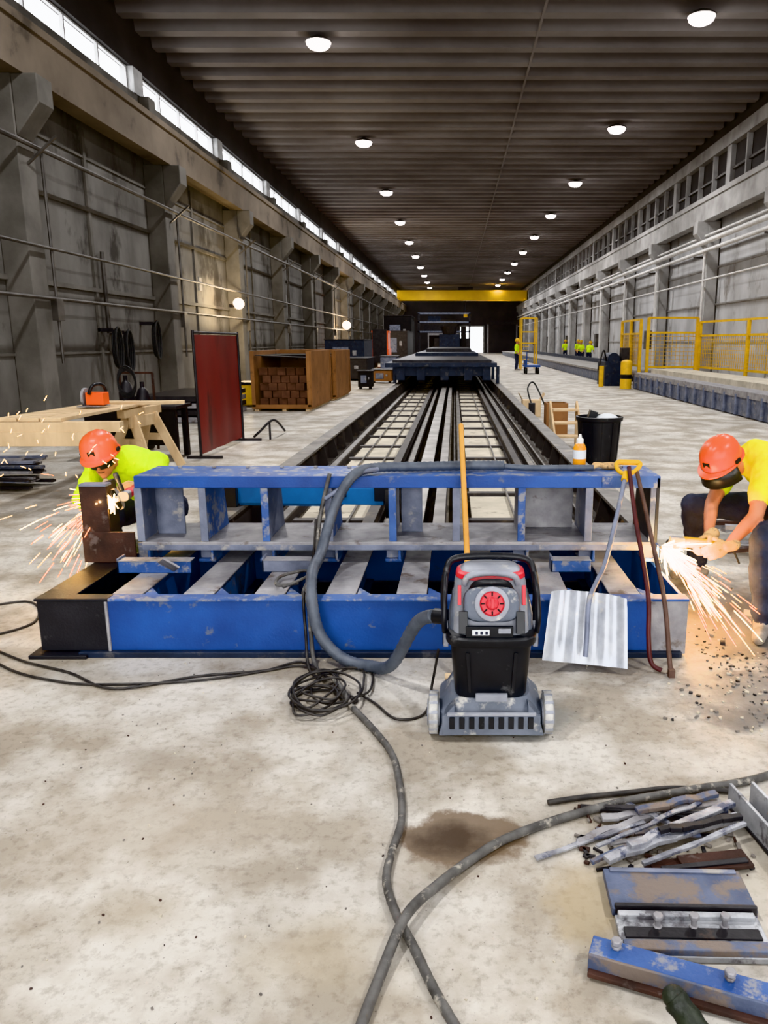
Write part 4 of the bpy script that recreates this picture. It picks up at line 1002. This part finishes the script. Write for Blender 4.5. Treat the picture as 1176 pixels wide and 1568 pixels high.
for x in(3.65,4.25):
    for y in(40.1,41.1): b.cyl((x,y,.17),(x+.08,y,.17),.17,mRubber)
b.bar((3.7,40.1,.45),(3.7,40.1,1.1),.05,.05,mBlue); b.done(smooth=False)
# ------------------------------------------------------------------ sparks
def sparks(name,o,dirs,n,seed,vmin,vmax,T,spread):
    random.seed(seed); b=B(name); o=V(o)
    for i in range(n):
        d=dirs[i%len(dirs)]
        d=V(d).normalized()+V((random.gauss(0,spread),random.gauss(0,spread),random.gauss(0,spread)))
        v=d.normalized()*random.uniform(vmin,vmax)
        t0=random.random()**1.5*T; dt=random.uniform(.006,.022)*(1+t0/T)
        pts=[]
        for k in range(4):
            t=t0+dt*k/3; p=o+v*t+V((0,0,-4.9*t*t))
            pts.append(p)
        if min(p.z for p in pts)<.01: continue
        r=random.uniform(.0008,.0019)
        mt=random.choice([mSparkW,mSparkY,mSparkY,mSpark,mSpark])
        b.tube(pts,r,mt,4,1,rf=lambda t,i:1.0-.75*abs(t-.4))
    return b
b=sparks('grinder_sparks',(1.20,4.33,.42),[(.55,-.75,-.30),(.5,-.72,-.2),(.6,-.8,-.5),(.55,-.75,-.4)],330,5,2.0,5.2,.13,.12)
random.seed(4)
for i in range(150):
    d=V((random.gauss(.35,.30),random.gauss(-.6,.3),random.gauss(-.35,.3))); p=V((1.215,4.34,.44))+d*random.random()*.08; b.tube([p,p+d*random.uniform(.04,.14)],random.uniform(.002,.0045),random.choice([mSparkW,mSparkW,mSparkY]),4,1)
o=b.done(smooth=False); pt('spark_light',(1.27,4.24,.36),26,(1,.62,.34),.04,o)
b=sparks('grinder_sparks',(-2.09,4.56,.66),[(-.8,-.30,-.25),(-.7,-.3,-.4),(-.6,-.4,-.6),(-.85,-.1,-.35),(-.8,-.2,.0)],190,8,1.0,3.9,.14,.22)
random.seed(6)
for i in range(120):
    d=V((random.gauss(-.25,.3),random.gauss(-.3,.3),random.gauss(.0,.3))); p=V((-2.06,4.54,.66))+d*random.random()*.05; b.tube([p,p+d*random.uniform(.03,.10)],random.uniform(.0018,.004),random.choice([mSparkW,mSparkY]),4,1)
for i in range(45):
    p=V((random.uniform(-2.9,-2.0),random.uniform(4.3,5.0),random.uniform(.8,1.25))); q=p+V((random.uniform(-.03,.03),0,random.uniform(.01,.03))); b.tube([p,q],.0011,mSparkY,4,1)
o=b.done(smooth=False); pt('spark_light',(-2.2,4.5,.68),12,(1,.68,.38),.04,o)
# ------------------------------------------------------------------ world + camera
w=bpy.data.worlds.new('daylight'); bpy.context.scene.world=w; w.use_nodes=True
bg=w.node_tree.nodes['Background']; bg.inputs['Color'].default_value=(.97,.98,1,1); bg.inputs['Strength'].default_value=5.0
cam=bpy.data.cameras.new('camera'); co=bpy.data.objects.new('camera',cam); bpy.context.collection.objects.link(co)
co.location=(0,0,1.6); co.rotation_euler=(math.radians(90-12.46),0,0)
cam.sensor_fit='VERTICAL'; cam.sensor_height=36; cam.lens=1177/1568*36; cam.shift_x=-108/1568; cam.clip_end=400
bpy.context.scene.camera=co
sc=bpy.context.scene
try: sc.view_settings.view_transform='Khronos PBR Neutral'
except Exception: sc.view_settings.view_transform='Standard'
sc.view_settings.exposure=.0
